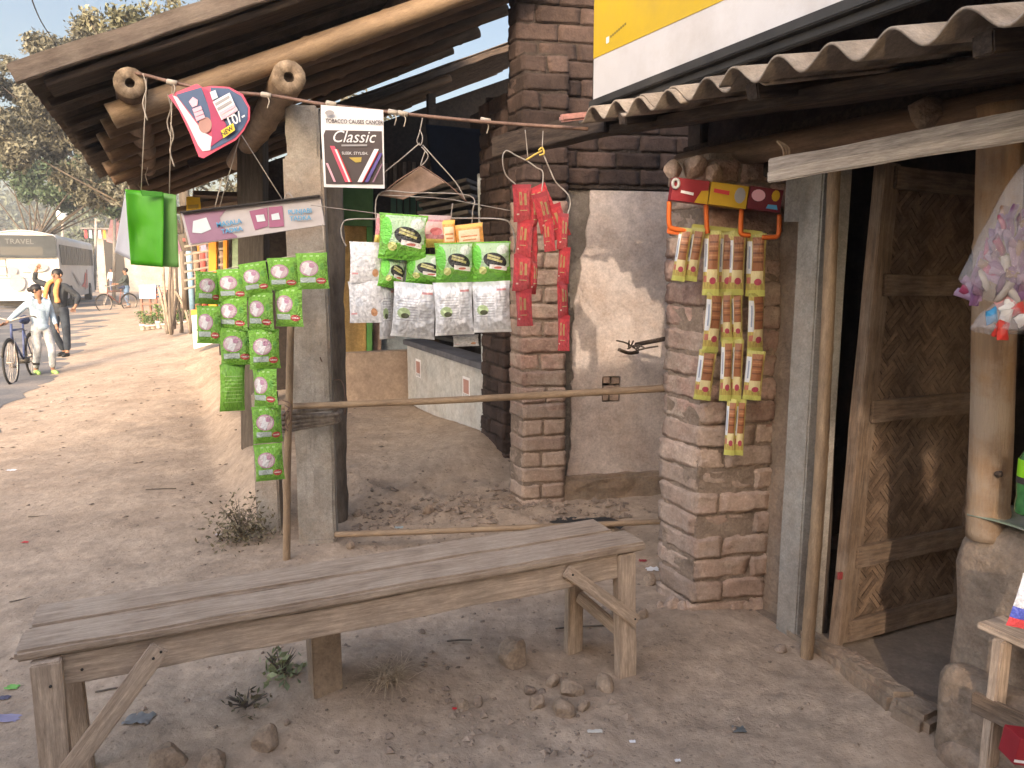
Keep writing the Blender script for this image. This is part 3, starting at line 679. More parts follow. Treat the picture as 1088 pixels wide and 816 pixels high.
m_weave = M('woven_bamboo', (0.19, 0.125, 0.083), (0.11, 0.073, 0.05), 20, .75, .2, 60, island=0.3, dirt=(0.26, 0.19, 0.14), dscale=3, damt=.5)
weave(0.09, 0.09, DW-0.04, 0.33, 'woven_panel'); weave(0.09, 0.39, DW-0.04, 0.91, 'woven_panel'); weave(0.09, 0.97, DW-0.04, 1.39, 'woven_panel'); weave(0.09, 1.45, DW-0.04, 1.80, 'woven_panel')
panel('backing_mat', rect(0.05, 0.02, DW-0.01, DH), mwd, 0.004, m_dwood, door, z0=-0.016)
tube('latch_chain', smoothpts([mwd @ V((DW+0.02, 0.72, 0.02)), mwd @ V((DW+.05, .69, .03)), mwd @ V((DW+.035, .64, .03)), mwd @ V((DW+.01, .66, .02))], 5), 0.004, m_wire, door, 6)
hg = box_geo((0, 0, 0), (0.02, 0.028, 0.008), mwd @ Matrix.Translation((-.03, 0.30, 0.03))); link('hinge', mesh('hinge', *hg), M('faded_red_hinge', (.30, .05, .05), None, 5, .7, 0), door)
# ---- thick bamboo post, counter
bb = PY(1050, 553, 2.19); bb.z = 0.70
o = bamboo('bamboo_post', bb, PY(1064, 110, 2.15), 0.058, m_bamboo_b, bend=0.004, node=0.39, taper=1, sides=20); tag(o, 'thick yellow bamboo post rising from the mud counter', 'post')
rk = mwd  # knot on the bamboo
kp = PY(1061, 504, 2.125); o = rock('knot', kp, 0.014, m_dwood, None, None, .8, 2, o)
ct = empty('mud_counter', G(1040, 790), 'lumpy mud-plastered counter right of the doorway', 'counter')
cO = PY(1028, 560, 2.30)
def lump(nm, c, rx, ry, rz, seed, lab=None, mt=m_mudp):
    bm = bmesh.new(); bmesh.ops.create_cube(bm, size=2); bmesh.ops.subdivide_edges(bm, edges=bm.edges[:], cuts=9, use_grid_fill=True)
    for v in bm.verts:
        a = v.co.copy(); l = (abs(a.x)**7+abs(a.y)**7+abs(a.z)**7)**(1/7); a /= l
        f = 1+0.05*nz(a.x*2+seed, a.y*2, a.z*2)+0.02*nz(a.x*7+seed, a.y*7, a.z*7)
        v.co = V((a.x*rx*f, a.y*ry*f, a.z*rz*f))
    me = finish(bm, nm, smooth=True); return link(nm, me, mt, ct, frame(c, D_, -N_), lab)
# body: front face at n~2.0, from s=1.5 towards the camera
lump('counter_body', SN(1.03, 2.30, 0.36), 0.47, 0.15, 0.40, 1)
lump('counter_step', SN(1.26, 2.19, 0.12), 0.20, 0.12, 0.185, 5)
lump('counter_foot', SN(1.0, 2.13, -0.02), 0.42, 0.10, 0.12, 9)
# ================================================================= AWNING AND SIGNBOARD
random.seed(11)
A0 = V((0.27, 3.22, 2.105)); A1 = V((1.22, 1.12, 1.955)); ax = (A1-A0).normalized()
ay = (N_*0.93+UP*0.16).normalized()
aw = empty('awning', A0, 'corrugated cement-sheet awning over the shop front', 'awning')
corr('awning_sheet', A0, ax, ay, 1.10, 0.75, 0.177, 0.026, 0.007, m_asb, aw, n_per=16, phase=2.4)
corr('awning_sheet', A0+ax*0.93-ay*0.045+UP*0.008, ax, ay, 1.4, 0.75, 0.177, 0.026, 0.007, m_asb, aw, n_per=16, phase=2.4+2*math.pi*0.93/0.177)
corr('awning_sheet', A0+ax*0.35-ay*0.02-UP*0.009, ax, ay, 0.36, 0.75, 0.177, 0.026, 0.007, m_asb, aw, n_per=16, phase=2.4+2*math.pi*0.35/0.177)
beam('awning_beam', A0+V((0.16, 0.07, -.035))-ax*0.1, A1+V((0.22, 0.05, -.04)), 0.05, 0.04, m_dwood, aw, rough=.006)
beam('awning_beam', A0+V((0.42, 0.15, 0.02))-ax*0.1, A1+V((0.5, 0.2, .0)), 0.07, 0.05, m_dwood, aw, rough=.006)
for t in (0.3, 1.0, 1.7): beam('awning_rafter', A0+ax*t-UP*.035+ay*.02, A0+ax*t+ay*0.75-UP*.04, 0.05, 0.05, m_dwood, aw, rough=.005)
b_ = empty('wooden_beam', PY(560, 160, 3.55), 'dark heavy beam running under the awning to the shop wall', 'beam')
beam('beam', PY(530, 157, 4.0), PY(652, 128, 3.3), 0.09, 0.10, m_dwood, b_, rough=.008)
o = beam('pink_rod', PY(595, 126, 3.15), PY(668, 118, 3.3), 0.028, 0.028, M('faded_pink_paint', (0.48, 0.22, 0.21), (0.36, 0.2, 0.17), 9, .8, .3, 40), None, bevel=.008); tag(o, 'faded pink wooden rod end poking out at the left tip of the awning', 'rod')
# signboard: a printed flex sheet in a black frame, standing above the awning
sg = empty('signboard', SN(3.2, 1.8, 2.2), 'large yellow and white shop signboard in a black frame above the awning', 'signboard')
sp0 = PN(631, 108, 1.8); mws = frame(sp0, -D_, UP)
m_flexw = M('white_flex', (0.66, 0.64, 0.64), (0.56, 0.54, 0.54), 1.5, 0.55, 0.25, 3, dirt=(0.46, 0.42, 0.39), dscale=2.2, damt=0.5)
m_flexy = M('yellow_flex', (0.64, 0.43, 0.03), (0.54, 0.36, 0.03), 1.5, 0.5, 0.25, 3, dirt=(0.45, 0.31, 0.06), dscale=2.5, damt=0.4)
panel('flex_sheet', rect(0, 0, 3.2, 1.15), mws, 0.004, m_flexw, sg)
def sgl(px, py): 
    p = mws.inverted() @ PN(px, py, 1.8); return (p.x, p.y)
a = sgl(631, 63); b = sgl(771, 0); k = (b[1]-a[1])/(b[0]-a[0])
panel('yellow_band', [(0.0, a[1]), (3.2, a[1]+k*3.2), (3.2, 1.15), (0, 1.15)], mws, 0.002, m_flexy, sg, z0=0.0042)
beam('frame_bar', mws @ V((0, -0.018, 0.005)), mws @ V((3.2, -0.018, 0.005)), 0.05, 0.035, m_black, sg)
beam('frame_bar', mws @ V((0, -0.052, -.01)), mws @ V((3.2, -0.052, -.01)), 0.03, 0.03, m_black, sg)
beam('frame_bar', mws @ V((-0.008, -0.03, -.012)), mws @ V((-0.008, 1.15, -.012)), 0.03, 0.016, m_black, sg, up=N_)
beam('frame_bar', mws @ V((0, 1.16, 0.0)), mws @ V((3.2, 1.16, 0.0)), 0.03, 0.03, m_black, sg)
s_ = sgl(647, 43); panel('small_mark', rrect(s_[0]-.012, s_[1]-.012, s_[0]+.012, s_[1]+.014, .003), mws, .001, m_white, sg, z0=.0064)
m_tiny = M('grey_small_print', (0.25, 0.2, 0.05), None, 5, .6, 0)
for k in range(8): panel('small_print', rect(s_[0]+.022+k*.016, s_[1]+.004+k*.0028, s_[0]+.034+k*.016, s_[1]+.013+k*.0028), mws, .001, m_tiny, sg, z0=.0064)
# planks hanging over the doorway
pk = empty('door_header_planks', PY(950, 165, 2.2), 'two grey split planks nailed above the doorway', 'planks')
m_grey = M('grey_split_plank', (0.44, 0.38, 0.33), (0.28, 0.235, 0.20), 5, .9, .6, 22, (1.2, 14, 14))
beam('plank', PY(817, 177, 2.45), PY(1150, 114, 1.75), 0.012, 0.042, m_grey, pk, rough=.005)
beam('plank', PY(816, 188, 2.44), PY(1150, 131, 1.74), 0.014, 0.036, M('pale_split_plank', (0.50, 0.43, 0.36), (0.36, 0.30, 0.25), 5, .9, .5, 22, (1.2, 14, 14)), pk, rough=.004)
rock('mud_lump', PY(985, 120, 2.35), 0.06, m_mudp, None, None, 1, 44, pk)
for k in range(3): tube('fibre', smoothpts([PY(826, 150, 2.5), PY(832+k*3, 158, 2.47), PY(833+2*k, 166+k*3, 2.46)], 4), 0.004, m_bamboo, pk, 5)
# card beside the box rack
cw = PY(842, 214, 2.93)
o = panel('notice_card', rect(-.030, -.075, .030, .085), frame(cw, U_, UP), .002, M('dull_white_card', (0.42, 0.41, 0.40), (0.36, 0.35, 0.34), 6, .8, 0), None); tag(o, 'plain white card pasted high on the grey concrete post', 'card')
# ================================================================= LINE ACROSS AND HANGING THINGS
def Pl(px, py, Y=3.3): return PY(px, py, Y)
rod = tube('hanging_line', smoothpts([Pl(116, 74, 3.42), Pl(150, 79, 3.36), Pl(190, 89), Pl(235, 97), Pl(290, 102), Pl(345, 111), Pl(430, 121), Pl(520, 130, 3.27), Pl(625, 137, 3.22)], 8), 0.0075, m_wire_r); tag(rod, 'long rusty rod strung from the log end to the awning, carrying the hanging goods', 'line')
for k, px in enumerate((183, 283, 352, 418, 428, 516)):
    py = np.interp(px, [116, 190, 290, 430, 625], [74, 89, 102, 121, 137])
    tube('knot_of_string', [Pl(px-5, py-1, 3.29), Pl(px, py, 3.285), Pl(px+5, py+1, 3.29)], 0.011, m_string, rod, 6)
    tube('string_end', smoothpts([Pl(px, py, 3.285), Pl(px+3, py+6, 3.28), Pl(px+1, py+14, 3.28)], 4), 0.0025, m_string, rod, 5)
class Board:
    def __init__(s, name, Y, out, mat, label, cat, thick=0.004, yaw=0):
        cx = sum(p[0] for p in out)/len(out); cy = sum(p[1] for p in out)/len(out)
        s.Y = Y; s.O = PY(cx, cy, Y); s.mw = frame(s.O, (1, 0, 0), (0, 0, 1)); s.l = 0
        s.root = empty(name, s.O, label, cat)
        s.px = (PY(cx+1, cy, Y)-s.O).x
        s.add('backing', out, mat, thick=thick, z0=-thick)
    def loc(s, p): q = PY(p[0], p[1], s.Y)-s.O; return (q.x, q.z)
    def add(s, name, out, mat, thick=0.0008, z0=None, label=None):
        s.l += 1
        ln = [s.loc(p) for p in out]
        ar = sum(ln[i][0]*ln[(i+1) % len(ln)][1]-ln[(i+1) % len(ln)][0]*ln[i][1] for i in range(len(ln)))
        if ar < 0: ln = ln[::-1]
        return panel(name, ln, s.mw, thick, mat, s.root, z0 if z0 is not None else 0.0009*s.l, label=label)
    def text(s, t, px, py, hpx, mat, rot=0, shear=0, squash=1, align='CENTER', bold=0, name='lettering'):
        q = s.loc((px, py)); s.l += 1
        return text(t, hpx*s.px*1.05, s.mw, q[0], q[1], mat, s.root, z=0.0009*s.l+.001, rot=math.radians(rot), shear=shear, squash=squash, align=align, bold=bold, name=name)
    def turn(s, yaw=0, pitch=0, roll=0):
        s.root.rotation_euler = (math.radians(pitch), math.radians(roll), math.radians(yaw))
def C3(name, c, rough=.45, bump=0): return M(name, c, tuple(x*.86 for x in c), 12, rough, bump, 20)
c_pink = C3('print_pink', (0.75, 0.10, 0.16)); c_navy = C3('print_navy', (0.07, 0.11, 0.20)); c_maroon = C3('print_maroon', (0.42, 0.05, 0.12)); c_pale = C3('print_pale_blue', (0.62, 0.70, 0.72))
c_lpink = C3('print_light_pink', (0.85, 0.45, 0.52)); c_yel = C3('print_yellow', (0.90, 0.62, 0.05)); c_wht = C3('print_white', (0.82, 0.80, 0.80)); c_blk = C3('print_black', (0.04, 0.035, 0.035)); c_skin = C3('print_tan', (0.45, 0.24, 0.20)); c_gry = C3('print_grey', (0.35, 0.33, 0.33)); c_dkg = C3('print_charcoal', (0.085, 0.065, 0.065))
c_blue = C3('print_blue', (0.10, 0.38, 0.62)); c_lbl = C3('print_sky_blue', (0.42, 0.66, 0.80)); c_mau = C3('print_mauve', (0.34, 0.19, 0.27)); c_mau2 = C3('print_dusty_pink', (0.36, 0.13, 0.22)); c_red = C3('print_red', (0.62, 0.04, 0.05)); c_gold = C3('print_gold', (0.5, 0.36, 0.08)); c_pur = C3('print_purple', (0.12, 0.09, 0.30)); c_org = C3('print_orange', (0.85, 0.28, 0.03))
def zz(pts, ox, oy, k): return [(ox+x/k, oy+y/k) for x, y in pts]
Z = lambda *pts: zz(pts, 160, 80, 8.16)
pp = Board('pink_poster', 3.24, Z((90, 150), (380, 65), (440, 100), (520, 90), (700, 110), (830, 180), (900, 300), (895, 400), (840, 490), (760, 570), (600, 640), (440, 715), (395, 700), (300, 480), (200, 290)), c_pink, 'pink and navy rounded snack poster hung crooked from the rod', 'poster')
pp.add('navy_field', Z((520, 105), (700, 125), (820, 195), (885, 300), (880, 400), (830, 480), (750, 555), (600, 620), (520, 650), (520, 600), (660, 520), (640, 420), (570, 300), (530, 220)), c_navy)
pp.add('navy_panel', Z((175, 150), (430, 100), (525, 330), (525, 390), (400, 415)), c_navy)
pp.add('white_swirl', Z((140, 150), (185, 170), (400, 430), (470, 500), (535, 535), (515, 650), (440, 655), (395, 600), (290, 400)), c_pale)
pp.add('maroon_field', Z((450, 110), (500, 130), (680, 440), (650, 545), (520, 620), (535, 535), (525, 390), (520, 330)), c_maroon)
pp.add('swirl_tan', Z(*ellp(470, 430, 65, 70)), c_skin)
pp.add('pink_badge', Z((310, 220), (350, 180), (400, 210), (395, 255), (345, 270)), c_lpink)
for k in range(3): pp.add('print_line', Z((345+k*16, 285+k*38), (430+k*16, 262+k*38), (445+k*16, 292+k*38), (360+k*16, 318+k*38)), c_lpink)
pp.add('white_tab', Z((525, 150), (580, 135), (605, 200), (550, 220)), c_pale)
pp.add('white_block', Z((555, 235), (720, 165), (760, 250), (800, 320), (740, 370), (640, 395)), c_wht)
for k in range(2): pp.add('print_line', Z((575+k*22, 250+k*42), (715+k*22, 188+k*42), (725+k*22, 212+k*42), (587+k*22, 275+k*42)), c_gry)
for k in range(2): pp.add('pink_line', Z((620+k*22, 335+k*34), (770+k*18, 268+k*34), (780+k*16, 292+k*34), (632+k*22, 360+k*34)), c_lpink)
pp.text('10/-', 160+800/8.16, 80+432/8.16, 14, c_wht, rot=22, bold=.0006)
pp.add('yellow_tag', Z((640, 490), (760, 430), (778, 490), (665, 555)), c_yel); pp.text('NEW', 160+712/8.16, 80+514/8.16, 6.5, c_blk, rot=26, bold=.0003)
pp.turn(yaw=-14)
# cigarette sign
Z = lambda *pts: zz(pts, 330, 95, 7.1)
cs = Board('cigarette_sign', 3.2, Z((80, 120), (545, 150), (555, 745), (105, 738), (82, 320)), c_wht, 'square white and charcoal cigarette sign with an upper warning strip, hung from the rod', 'sign')
cs.add('dark_field', Z((115, 310), (535, 312), (545, 715), (120, 715), (102, 345)), c_dkg)
cs.text('TOBACCO CAUSES CANCER', 330+330/7.1, 95+258/7.1, 5.6, c_dkg, rot=-1, squash=.79, bold=.0002)
cs.text('Classic', 330+320/7.1, 95+400/7.1, 16.5, c_wht, shear=.35, squash=.95, rot=0)
cs.text('SLEEK. STYLISH.', 330+335/7.1, 95+492/7.1, 3.8, c_wht)
cs.add('gold_line', Z((290, 515), (385, 512), (380, 548), (340, 552)), c_gold)
cs.add('grey_line', Z((235, 418), (425, 414), (425, 428), (235, 432)), c_gry)
for a, b, w_, mt in ((150, 430, 34, c_pink), (185, 455, 22, c_wht), (120, 560, 16, c_lpink), (200, 455, 10, c_red)):
    cs.add('cigarette_pack_left', Z((a, b), (a+w_, b), (a+w_+(700-b)*.42, 700), (a+(700-b)*.42, 700)), mt)
for a, b, w_, mt in ((480, 450, 34, c_wht), (520, 480, 24, c_pur), (535, 560, 12, c_mau), (505, 470, 8, c_red)):
    cs.add('cigarette_pack_right', Z((a, b), (min(a+w_, 543), b), (a+w_-(700-b)*.5, 700), (a-(700-b)*.5, 700)), mt)
cs.add('smudge', Z(*ellp(150, 185, 34, 20)), c_gry)
cs.turn(yaw=5)
# long mixture sign
Z = lambda *pts: zz(pts, 190, 200, 5.726)
ms = Board('masala_sign', 3.36, Z((12, 150), (860, 48), (888, 222), (62, 348)), C3('faded_sign_white', (0.50, 0.46, 0.46)), 'long pale tilted sign box reading MASALA TADKA and PUNJABI TADKA', 'sign', thick=.02)
ms.add('mauve_field', Z((30, 160), (290, 130), (250, 180), (260, 230), (355, 290), (355, 300), (75, 340)), c_mau)
ms.add('mauve_field', Z((430, 140), (540, 118), (545, 230), (465, 255)), c_mau2); ms.add('mauve_field', Z((548, 116), (632, 108), (642, 232), (552, 240)), c_mau2)
ms.add('white_splash', Z((90, 200), (170, 178), (200, 250), (140, 275), (85, 270)), c_pale); ms.add('white_splash', Z((470, 165), (520, 160), (530, 200), (480, 205)), c_pale); ms.add('white_splash', Z((565, 160), (610, 150), (620, 190), (570, 195)), c_pale)
ms.text('MASALA', 190+312/5.726, 200+226/5.726, 7, c_blue, rot=9, bold=.0003); ms.text('TADKA', 190+330/5.726, 200+268/5.726, 6.5, c_blue, rot=9, bold=.0004)
ms.text('PUNJABI', 190+742/5.726, 200+155/5.726, 6.5, c_blue, rot=5, bold=.0003); ms.text('TADKA', 190+745/5.726, 200+196/5.726, 6.5, c_blue, rot=3, bold=.0003)
beam('edge_strip', PY(192, 226, 3.35), PY(340, 208, 3.35), .024, .008, c_blk, ms.root)
tube('hook', smoothpts([PY(302, 212, 3.35), PY(306, 205, 3.36), PY(312, 211, 3.35)], 5), .003, m_wire, ms.root, 5)
for (a, b, c_, d) in ((228, 222, 236, 190), (248, 130, 300, 212)): tube('string', [PY(a, b, 3.37), PY(c_, d, 3.37)], .0022, m_string, ms.root, 5)
tube('string', [PY(232, 225, 3.37), PY(262, 120, 3.3)], .0022, m_string, ms.root, 5)
# green paper sheets
def sheet(name, px, Y, mat, amp, label, parent=None, n=14, seed=0):
    (x0, y0), (x1, y1), (x2, y2), (x3, y3) = px; vs = []; fs = []
    for j in range(n+1):
        for i in range(n+1):
            u = i/n; v = j/n
            X = (x0*(1-u)+x1*u)*(1-v)+(x3*(1-u)+x2*u)*v; Yp = (y0*(1-u)+y1*u)*(1-v)+(y3*(1-u)+y2*u)*v
            vs.append(PY(X, Yp, Y+amp*(math.sin(u*3.1+seed)+0.5*nz(u*2+seed, v*2)+.22*nz(u*7+seed, v*5, 3))))
    for j in range(n):
        for i in range(n): a = j*(n+1)+i; fs.append((a, a+n+1, a+n+2, a+1))
    me = mesh(name, vs, fs, True); bm = bmesh.new(); bm.from_mesh(me); bmesh.ops.solidify(bm, geom=bm.faces[:], thickness=.0012); bm.to_mesh(me); bm.free(); shade(me)
    o = link(name, me, mat, parent); return tag(o, label, None if parent else 'paper')
def translucent(name, c, amt=.4, rough=.6):
    m, nt, N, L, b = new_mat(name); b.inputs['Base Color'].default_value = rgba(c); b.inputs['Roughness'].default_value = rough
    t = N.new('ShaderNodeBsdfTranslucent'); t.inputs[0].default_value = rgba(c); mx = N.new('ShaderNodeMixShader'); mx.inputs[0].default_value = amt
    L.new(b.outputs[0], mx.inputs[1]); L.new(t.outputs[0], mx.inputs[2]); L.new(mx.outputs[0], N['Material Output'].inputs[0]); return m
sheet('green_sheet', ((133, 201), (174, 205), (173, 284), (139, 281)), 3.40, translucent('green_paper', (0.07, 0.40, 0.01), .25, .45), .03, 'bright green paper sheet hanging at the far left of the line')
sheet('green_sheet', ((166, 204), (187, 207), (190, 284), (160, 283)), 3.44, translucent('pale_green_paper', (0.15, 0.36, 0.09), .25, .45), .015, 'paler green paper sheet half hidden behind the bright green one', seed=2)
gs_ = bpy.data.objects['green_sheet']; sheet('header_strip', ((149, 202), (173, 204), (173, 209), (151, 208)), 3.385, C3('deep_green_strip', (.03, .20, .01)), .0, None, gs_)
sheet('white_sheet', ((133, 203), (140, 203), (142, 278), (122, 268)), 3.47, translucent('white_plastic', (0.66, 0.67, 0.74)), .01, 'pale lilac plastic sheet showing at the left edge of the green sheet', seed=1)
tube('string', [PY(150, 203, 3.42), PY(156, 80, 3.36)], .0022, m_string, rod, 5); tube('string', [PY(180, 206, 3.42), PY(183, 90, 3.33)], .0022, m_string, rod, 5)
# ---- sachets
GRN = (0.20, 0.52, 0.025)
mg_pack = paint('green_mouth_freshener_film', GRN, [('e', .42, .58, .31, .22, (.55, .26, .36)), ('e', .42, .58, .27, .19, (.66, .50, .52)), ('e', .33, .66, .13, .09, (.78, .70, .70)), ('b', .40, .55, .10, .15, (.85, .83, .84), .5), ('e', .52, .66, .09, .07, (.6, .3, .42)), ('b', .36, .25, .25, .07, (.50, .58, .55)), ('e', .78, .22, .155, .085, (.60, .05, .04)), ('b', .78, .22, .11, .018, (.8, .6, .55)), ('b', .5, .965, .5, .035, (.16, .44, .02)), ('b', .5, .035, .5, .035, (.15, .42, .02)), ('e', .85, .62, .07, .10, (.12, .40, .03)), ('b', .3, .92, .05, .02, (.4, .65, .2)), ('b', .5, .92, .05, .02, (.4, .65, .2)), ('b', .7, .92, .05, .02, (.4, .65, .2))], .22, bump=.5, bscale=22)
mg_back = paint('green_film_back', GRN, [('b', .5, .5, .07, .5, (.17, .46, .02))]+[('b', .5, .2+.08*k, .36, .008, (.42, .66, .2)) for k in range(8)], .33)
LIM = (0.17, 0.50, 0.03)
m_green = paint('green_snack_film', LIM, [('b', .55, .66, .42, .30, (.42, .60, .36)), ('e', .80, .80, .14, .12, (.66, .72, .64)), ('e', .15, .62, .13, .30, (.12, .60, .03)), ('e', .62, .52, .30, .20, (.035, .035, .03), .3), ('b', .62, .55, .20, .03, (.55, .50, .18), .3), ('b', .60, .63, .17, .025, (.50, .47, .2), .3), ('b', .70, .35, .22, .055, (.85, .78, .72), .15), ('e', .70, .34, .10, .03, (.65, .15, .1)), ('b', .5, .10, .5, .10, (.14, .52, .02)), ('e', .30, .28, .10, .10, (.62, .66, .20))], .2, bump=.45, bscale=16)
m_silv = paint('silver_snack_film_back', (.70, .71, .74), [('b', .5, .96, .5, .04, (.50, .52, .54))]+[('b', .38, .72-.05*k, .25, .008, (.36, .37, .40)) for k in range(9)]+[('b', .8, .7-.06*k, .12, .008, (.40, .41, .44)) for k in range(7)]+[('e', .30, .45, .16, .10, (.36, .48, .24)), ('e', .34, .40, .10, .05, (.07, .08, .04)), ('b', .80, .84, .12, .02, (.5, .2, .2)), ('b', .5, .02, .5, .03, (.72, .73, .74))], .30, bump=.3, bscale=9, metal=.1)
m_wpk = paint('white_sachet_film', (.82, .81, .82), [('b', .4, .75, .25, .012, (.6, .6, .63)), ('b', .4, .68, .25, .012, (.6, .6, .63)), ('b', .35, .5, .12, .10, (.68, .70, .74)), ('e', .80, .25, .10, .10, (.60, .28, .12)), ('b', .5, .14, .4, .015, (.62, .62, .65)), ('b', .15, .22, .1, .02, (.7, .3, .3))], .35)
m_pinkp = paint('pink_snack_film', (.60, .20, .22), [('b', .5, .6, .3, .2, (.72, .45, .40)), ('b', .5, .12, .5, .14, (.70, .50, .08)), ('e', .55, .5, .2, .12, (.65, .12, .12)), ('b', .5, .93, .5, .07, (.55, .38, .36))], .35)
m_orgp = paint('orange_snack_film', (.82, .34, .03), [('b', .5, .5, .38, .26, (.80, .62, .38)), ('b', .5, .5, .3, .03, (.6, .2, .05)), ('b', .5, .92, .5, .06, (.80, .45, .04)), ('b', .5, .35, .25, .03, (.6, .2, .05))], .35)
m_redp = paint('glossy_red_film', (.62, .012, .022), [('b', .36, .62, .07, .18, (.42, .26, .08)), ('b', .62, .60, .07, .16, (.42, .26, .08)), ('e', .36, .64, .04, .10, (.5, .04, .04)), ('b', .5, .30, .2, .012, (.50, .32, .12)), ('b', .5, .95, .5, .05, (.42, .01, .02)), ('b', .2, .2, .06, .02, (.75, .5, .4))], .18, bump=.6, bscale=30, spec=.7)
m_choc = paint('wafer_sachet_film', (.52, .40, .08), [('b', .60, .66, .30, .28, (.30, .10, .03)), ('b', .60, .55, .27, .014, (.16, .05, .015)), ('b', .60, .62, .27, .014, (.42, .17, .06)), ('b', .60, .69, .27, .014, (.16, .05, .015)), ('b', .60, .76, .27, .014, (.42, .17, .06)), ('b', .60, .83, .27, .014, (.16, .05, .015)), ('b', .14, .62, .13, .26, (.62, .64, .68)), ('b', .14, .62, .04, .18, (.25, .3, .4)), ('b', .56, .30, .32, .10, (.66, .56, .28)), ('e', .62, .22, .20, .055, (.42, .03, .07)), ('b', .14, .25, .10, .05, (.45, .12, .08)), ('b', .5, .045, .5, .05, (.50, .50, .10)), ('b', .5, .97, .5, .03, (.44, .42, .09))], .3)
POU = {}
def pack(mat, px, py, wp, hp, Y, roll=0, yaw=0, parent=None, name='sachet', t=.03, curl=0, var=None):
    v = random.randint(0, 3) if var is None else var; key = (mat.name, v, t, curl)
    if key not in POU:
        me = pouch(1, 1, 1, nx=8, ny=12, seed=v*7.3+len(POU)*.37, curl=curl)
        # unit pouch; depth baked in metres below
        for q in me.vertices: q.co.z *= t
        me.materials.append(mat); POU[key] = me
    O = PY(px, py, Y); sc_ = (PY(px+1, py, Y)-O).length
    mw = frame(O, (1, 0, 0), (0, 0, 1)) @ Matrix.Rotation(math.radians(yaw), 4, 'Y') @ Matrix.Rotation(math.radians(roll), 4, 'Z') @ Matrix.Diagonal((wp*sc_, hp*sc_, 1, 1))
    return link(name, POU[key], None, parent, mw)
gstrips = [
    ('leftmost green strip of two pink-circle sachets', [(221, 306, 27, 34, 2, 20), (222, 345, 26, 40, 3, 15)]),
    ('green sachet strip ending in a curled green back, second from the left', [(247, 303, 33, 34, -3, -5), (248, 333, 34, 36, 2, 5), (251, 368, 34, 40, -1, -8), (247, 412, 27, 50, 4, 25)]),
    ('longest green sachet strip of six, hanging down past the bamboo rail', [(271, 296, 29, 34, -6, 8), (277, 331, 30, 40, -3, -8), (281, 371, 32, 42, -2, 6), (282, 412, 32, 42, 0, -5), (284, 451, 31, 40, 1, 5), (286, 491, 30, 40, 0, -4)]),
    ('green strip of two sachets just left of the concrete post', [(301, 291, 33, 34, -6, 10), (307, 326, 33, 42, -2, -6)]),
    ('single green pink-circle sachet hanging over the concrete post', [(332, 288, 34, 38, -7, -5)])]
for k, (lab, ps) in enumerate(gstrips):
    st = empty('sachet_strip', PY(ps[0][0], ps[0][1]-18, 3.3+.02*k), lab, 'sachet strip', 'green sachet strips under the tilted sign')
    for j, (x, y, w_, h2, ro, ya) in enumerate(ps):
        pack(mg_back if (k, j) == (1, 3) else mg_pack, x, y, w_, h2, 3.3+.015*(k % 2), -ro*.8+random.uniform(-5, 5), ya*1.2+random.uniform(-20, 20), st, t=.045, var=None)
o = tube('string', smoothpts([PY(205, 292, 3.32), PY(240, 286, 3.32), PY(285, 277, 3.32), PY(345, 266, 3.33)], 5), .0025, m_string); tag(o, 'string across the tops of the green sachet strips', 'string')
tube('string_tail', [PY(205, 292, 3.32), PY(203, 258, 3.35)], .0022, m_string, o, 5); tube('string_tail', [PY(345, 266, 3.33), PY(343, 238, 3.35)], .0022, m_string, o, 5)
# ---- wire hanger and snack packets
hg = empty('wire_hanger', PY(450, 127, 3.25), 'bent galvanised wire hanger carrying the snack packets', 'hanger')
def wire(pts, Y=3.25, r=.0028, par=None, n=6, mat=None): return tube('wire', smoothpts([PY(p[0], p[1], Y+(p[2] if len(p) > 2 else 0)) for p in pts], n), r, mat or m_wire, par, 5)
wire([(368, 262), (363, 250), (364, 238), (374, 233), (420, 233), (480, 232), (532, 233), (543, 240), (547, 255), (546, 268)], par=hg, r=.0035)
wire([(449, 125), (446, 140), (443, 150), (447, 154), (449, 146), (446, 138)], par=hg)
wire([(446, 152), (425, 170), (405, 186), (390, 200)], par=hg); wire([(449, 154), (465, 172), (485, 195), (494, 212)], par=hg); wire([(448, 156), (455, 166), (447, 176), (452, 160)], par=hg)
wire([(401, 254), (402, 207), (440, 205), (499, 208), (502, 226), (501, 240)], par=hg); wire([(402, 207), (470, 211), (500, 216), (543, 224)], par=hg, r=.002)
wire([(448, 176), (474, 194), (496, 214)], par=hg, mat=m_wire_r); wire([(446, 177), (420, 194), (404, 208)], par=hg, mat=m_wire_r); wire([(481, 216), (478, 240)], par=hg); wire([(330, 218), (370, 223), (402, 227)], par=hg, r=.0018)
tag(sheet('cardboard_sheet', ((447, 177), (474, 194), (428, 212), (404, 208)), 3.30, M('faded_card', (.30, .20, .15), (.22, .15, .11), 8, .9, .2, 20), .01, 'faded brown card triangle inside the wire hanger above the packets'), None, 'card')
def sstrip(lab, cat, ps, name='snack_strip', grp=None):
    st = empty(name, PY(ps[0][1], ps[0][2]-ps[0][4]/2, ps[0][7]), lab, cat, grp)
    for (mt, x, y, w_, h2, ro, ya, Y, t) in ps: pack(mt, x, y, w_, h2, Y, -ro, ya, st, t=t)
    return st
sstrip('strip of two plain white sachets at the left end of the wire hanger', 'sachet strip', [(m_wpk, 389, 279, 35, 43, 2, 8, 3.22, .03), (m_wpk, 388, 321, 36, 44, -1, -6, 3.22, .03)])
sstrip('green and silver snack packets in a strip at the left of the wire hanger', 'packet strip', [(m_green, 428, 252, 52, 48, 4, 4, 3.20, .075), (m_green, 417, 289, 30, 34, 10, 30, 3.24, .06), (m_silv, 440, 330, 48, 58, 5, -5, 3.2, .075)], grp='snack packet strips on the wire hanger')
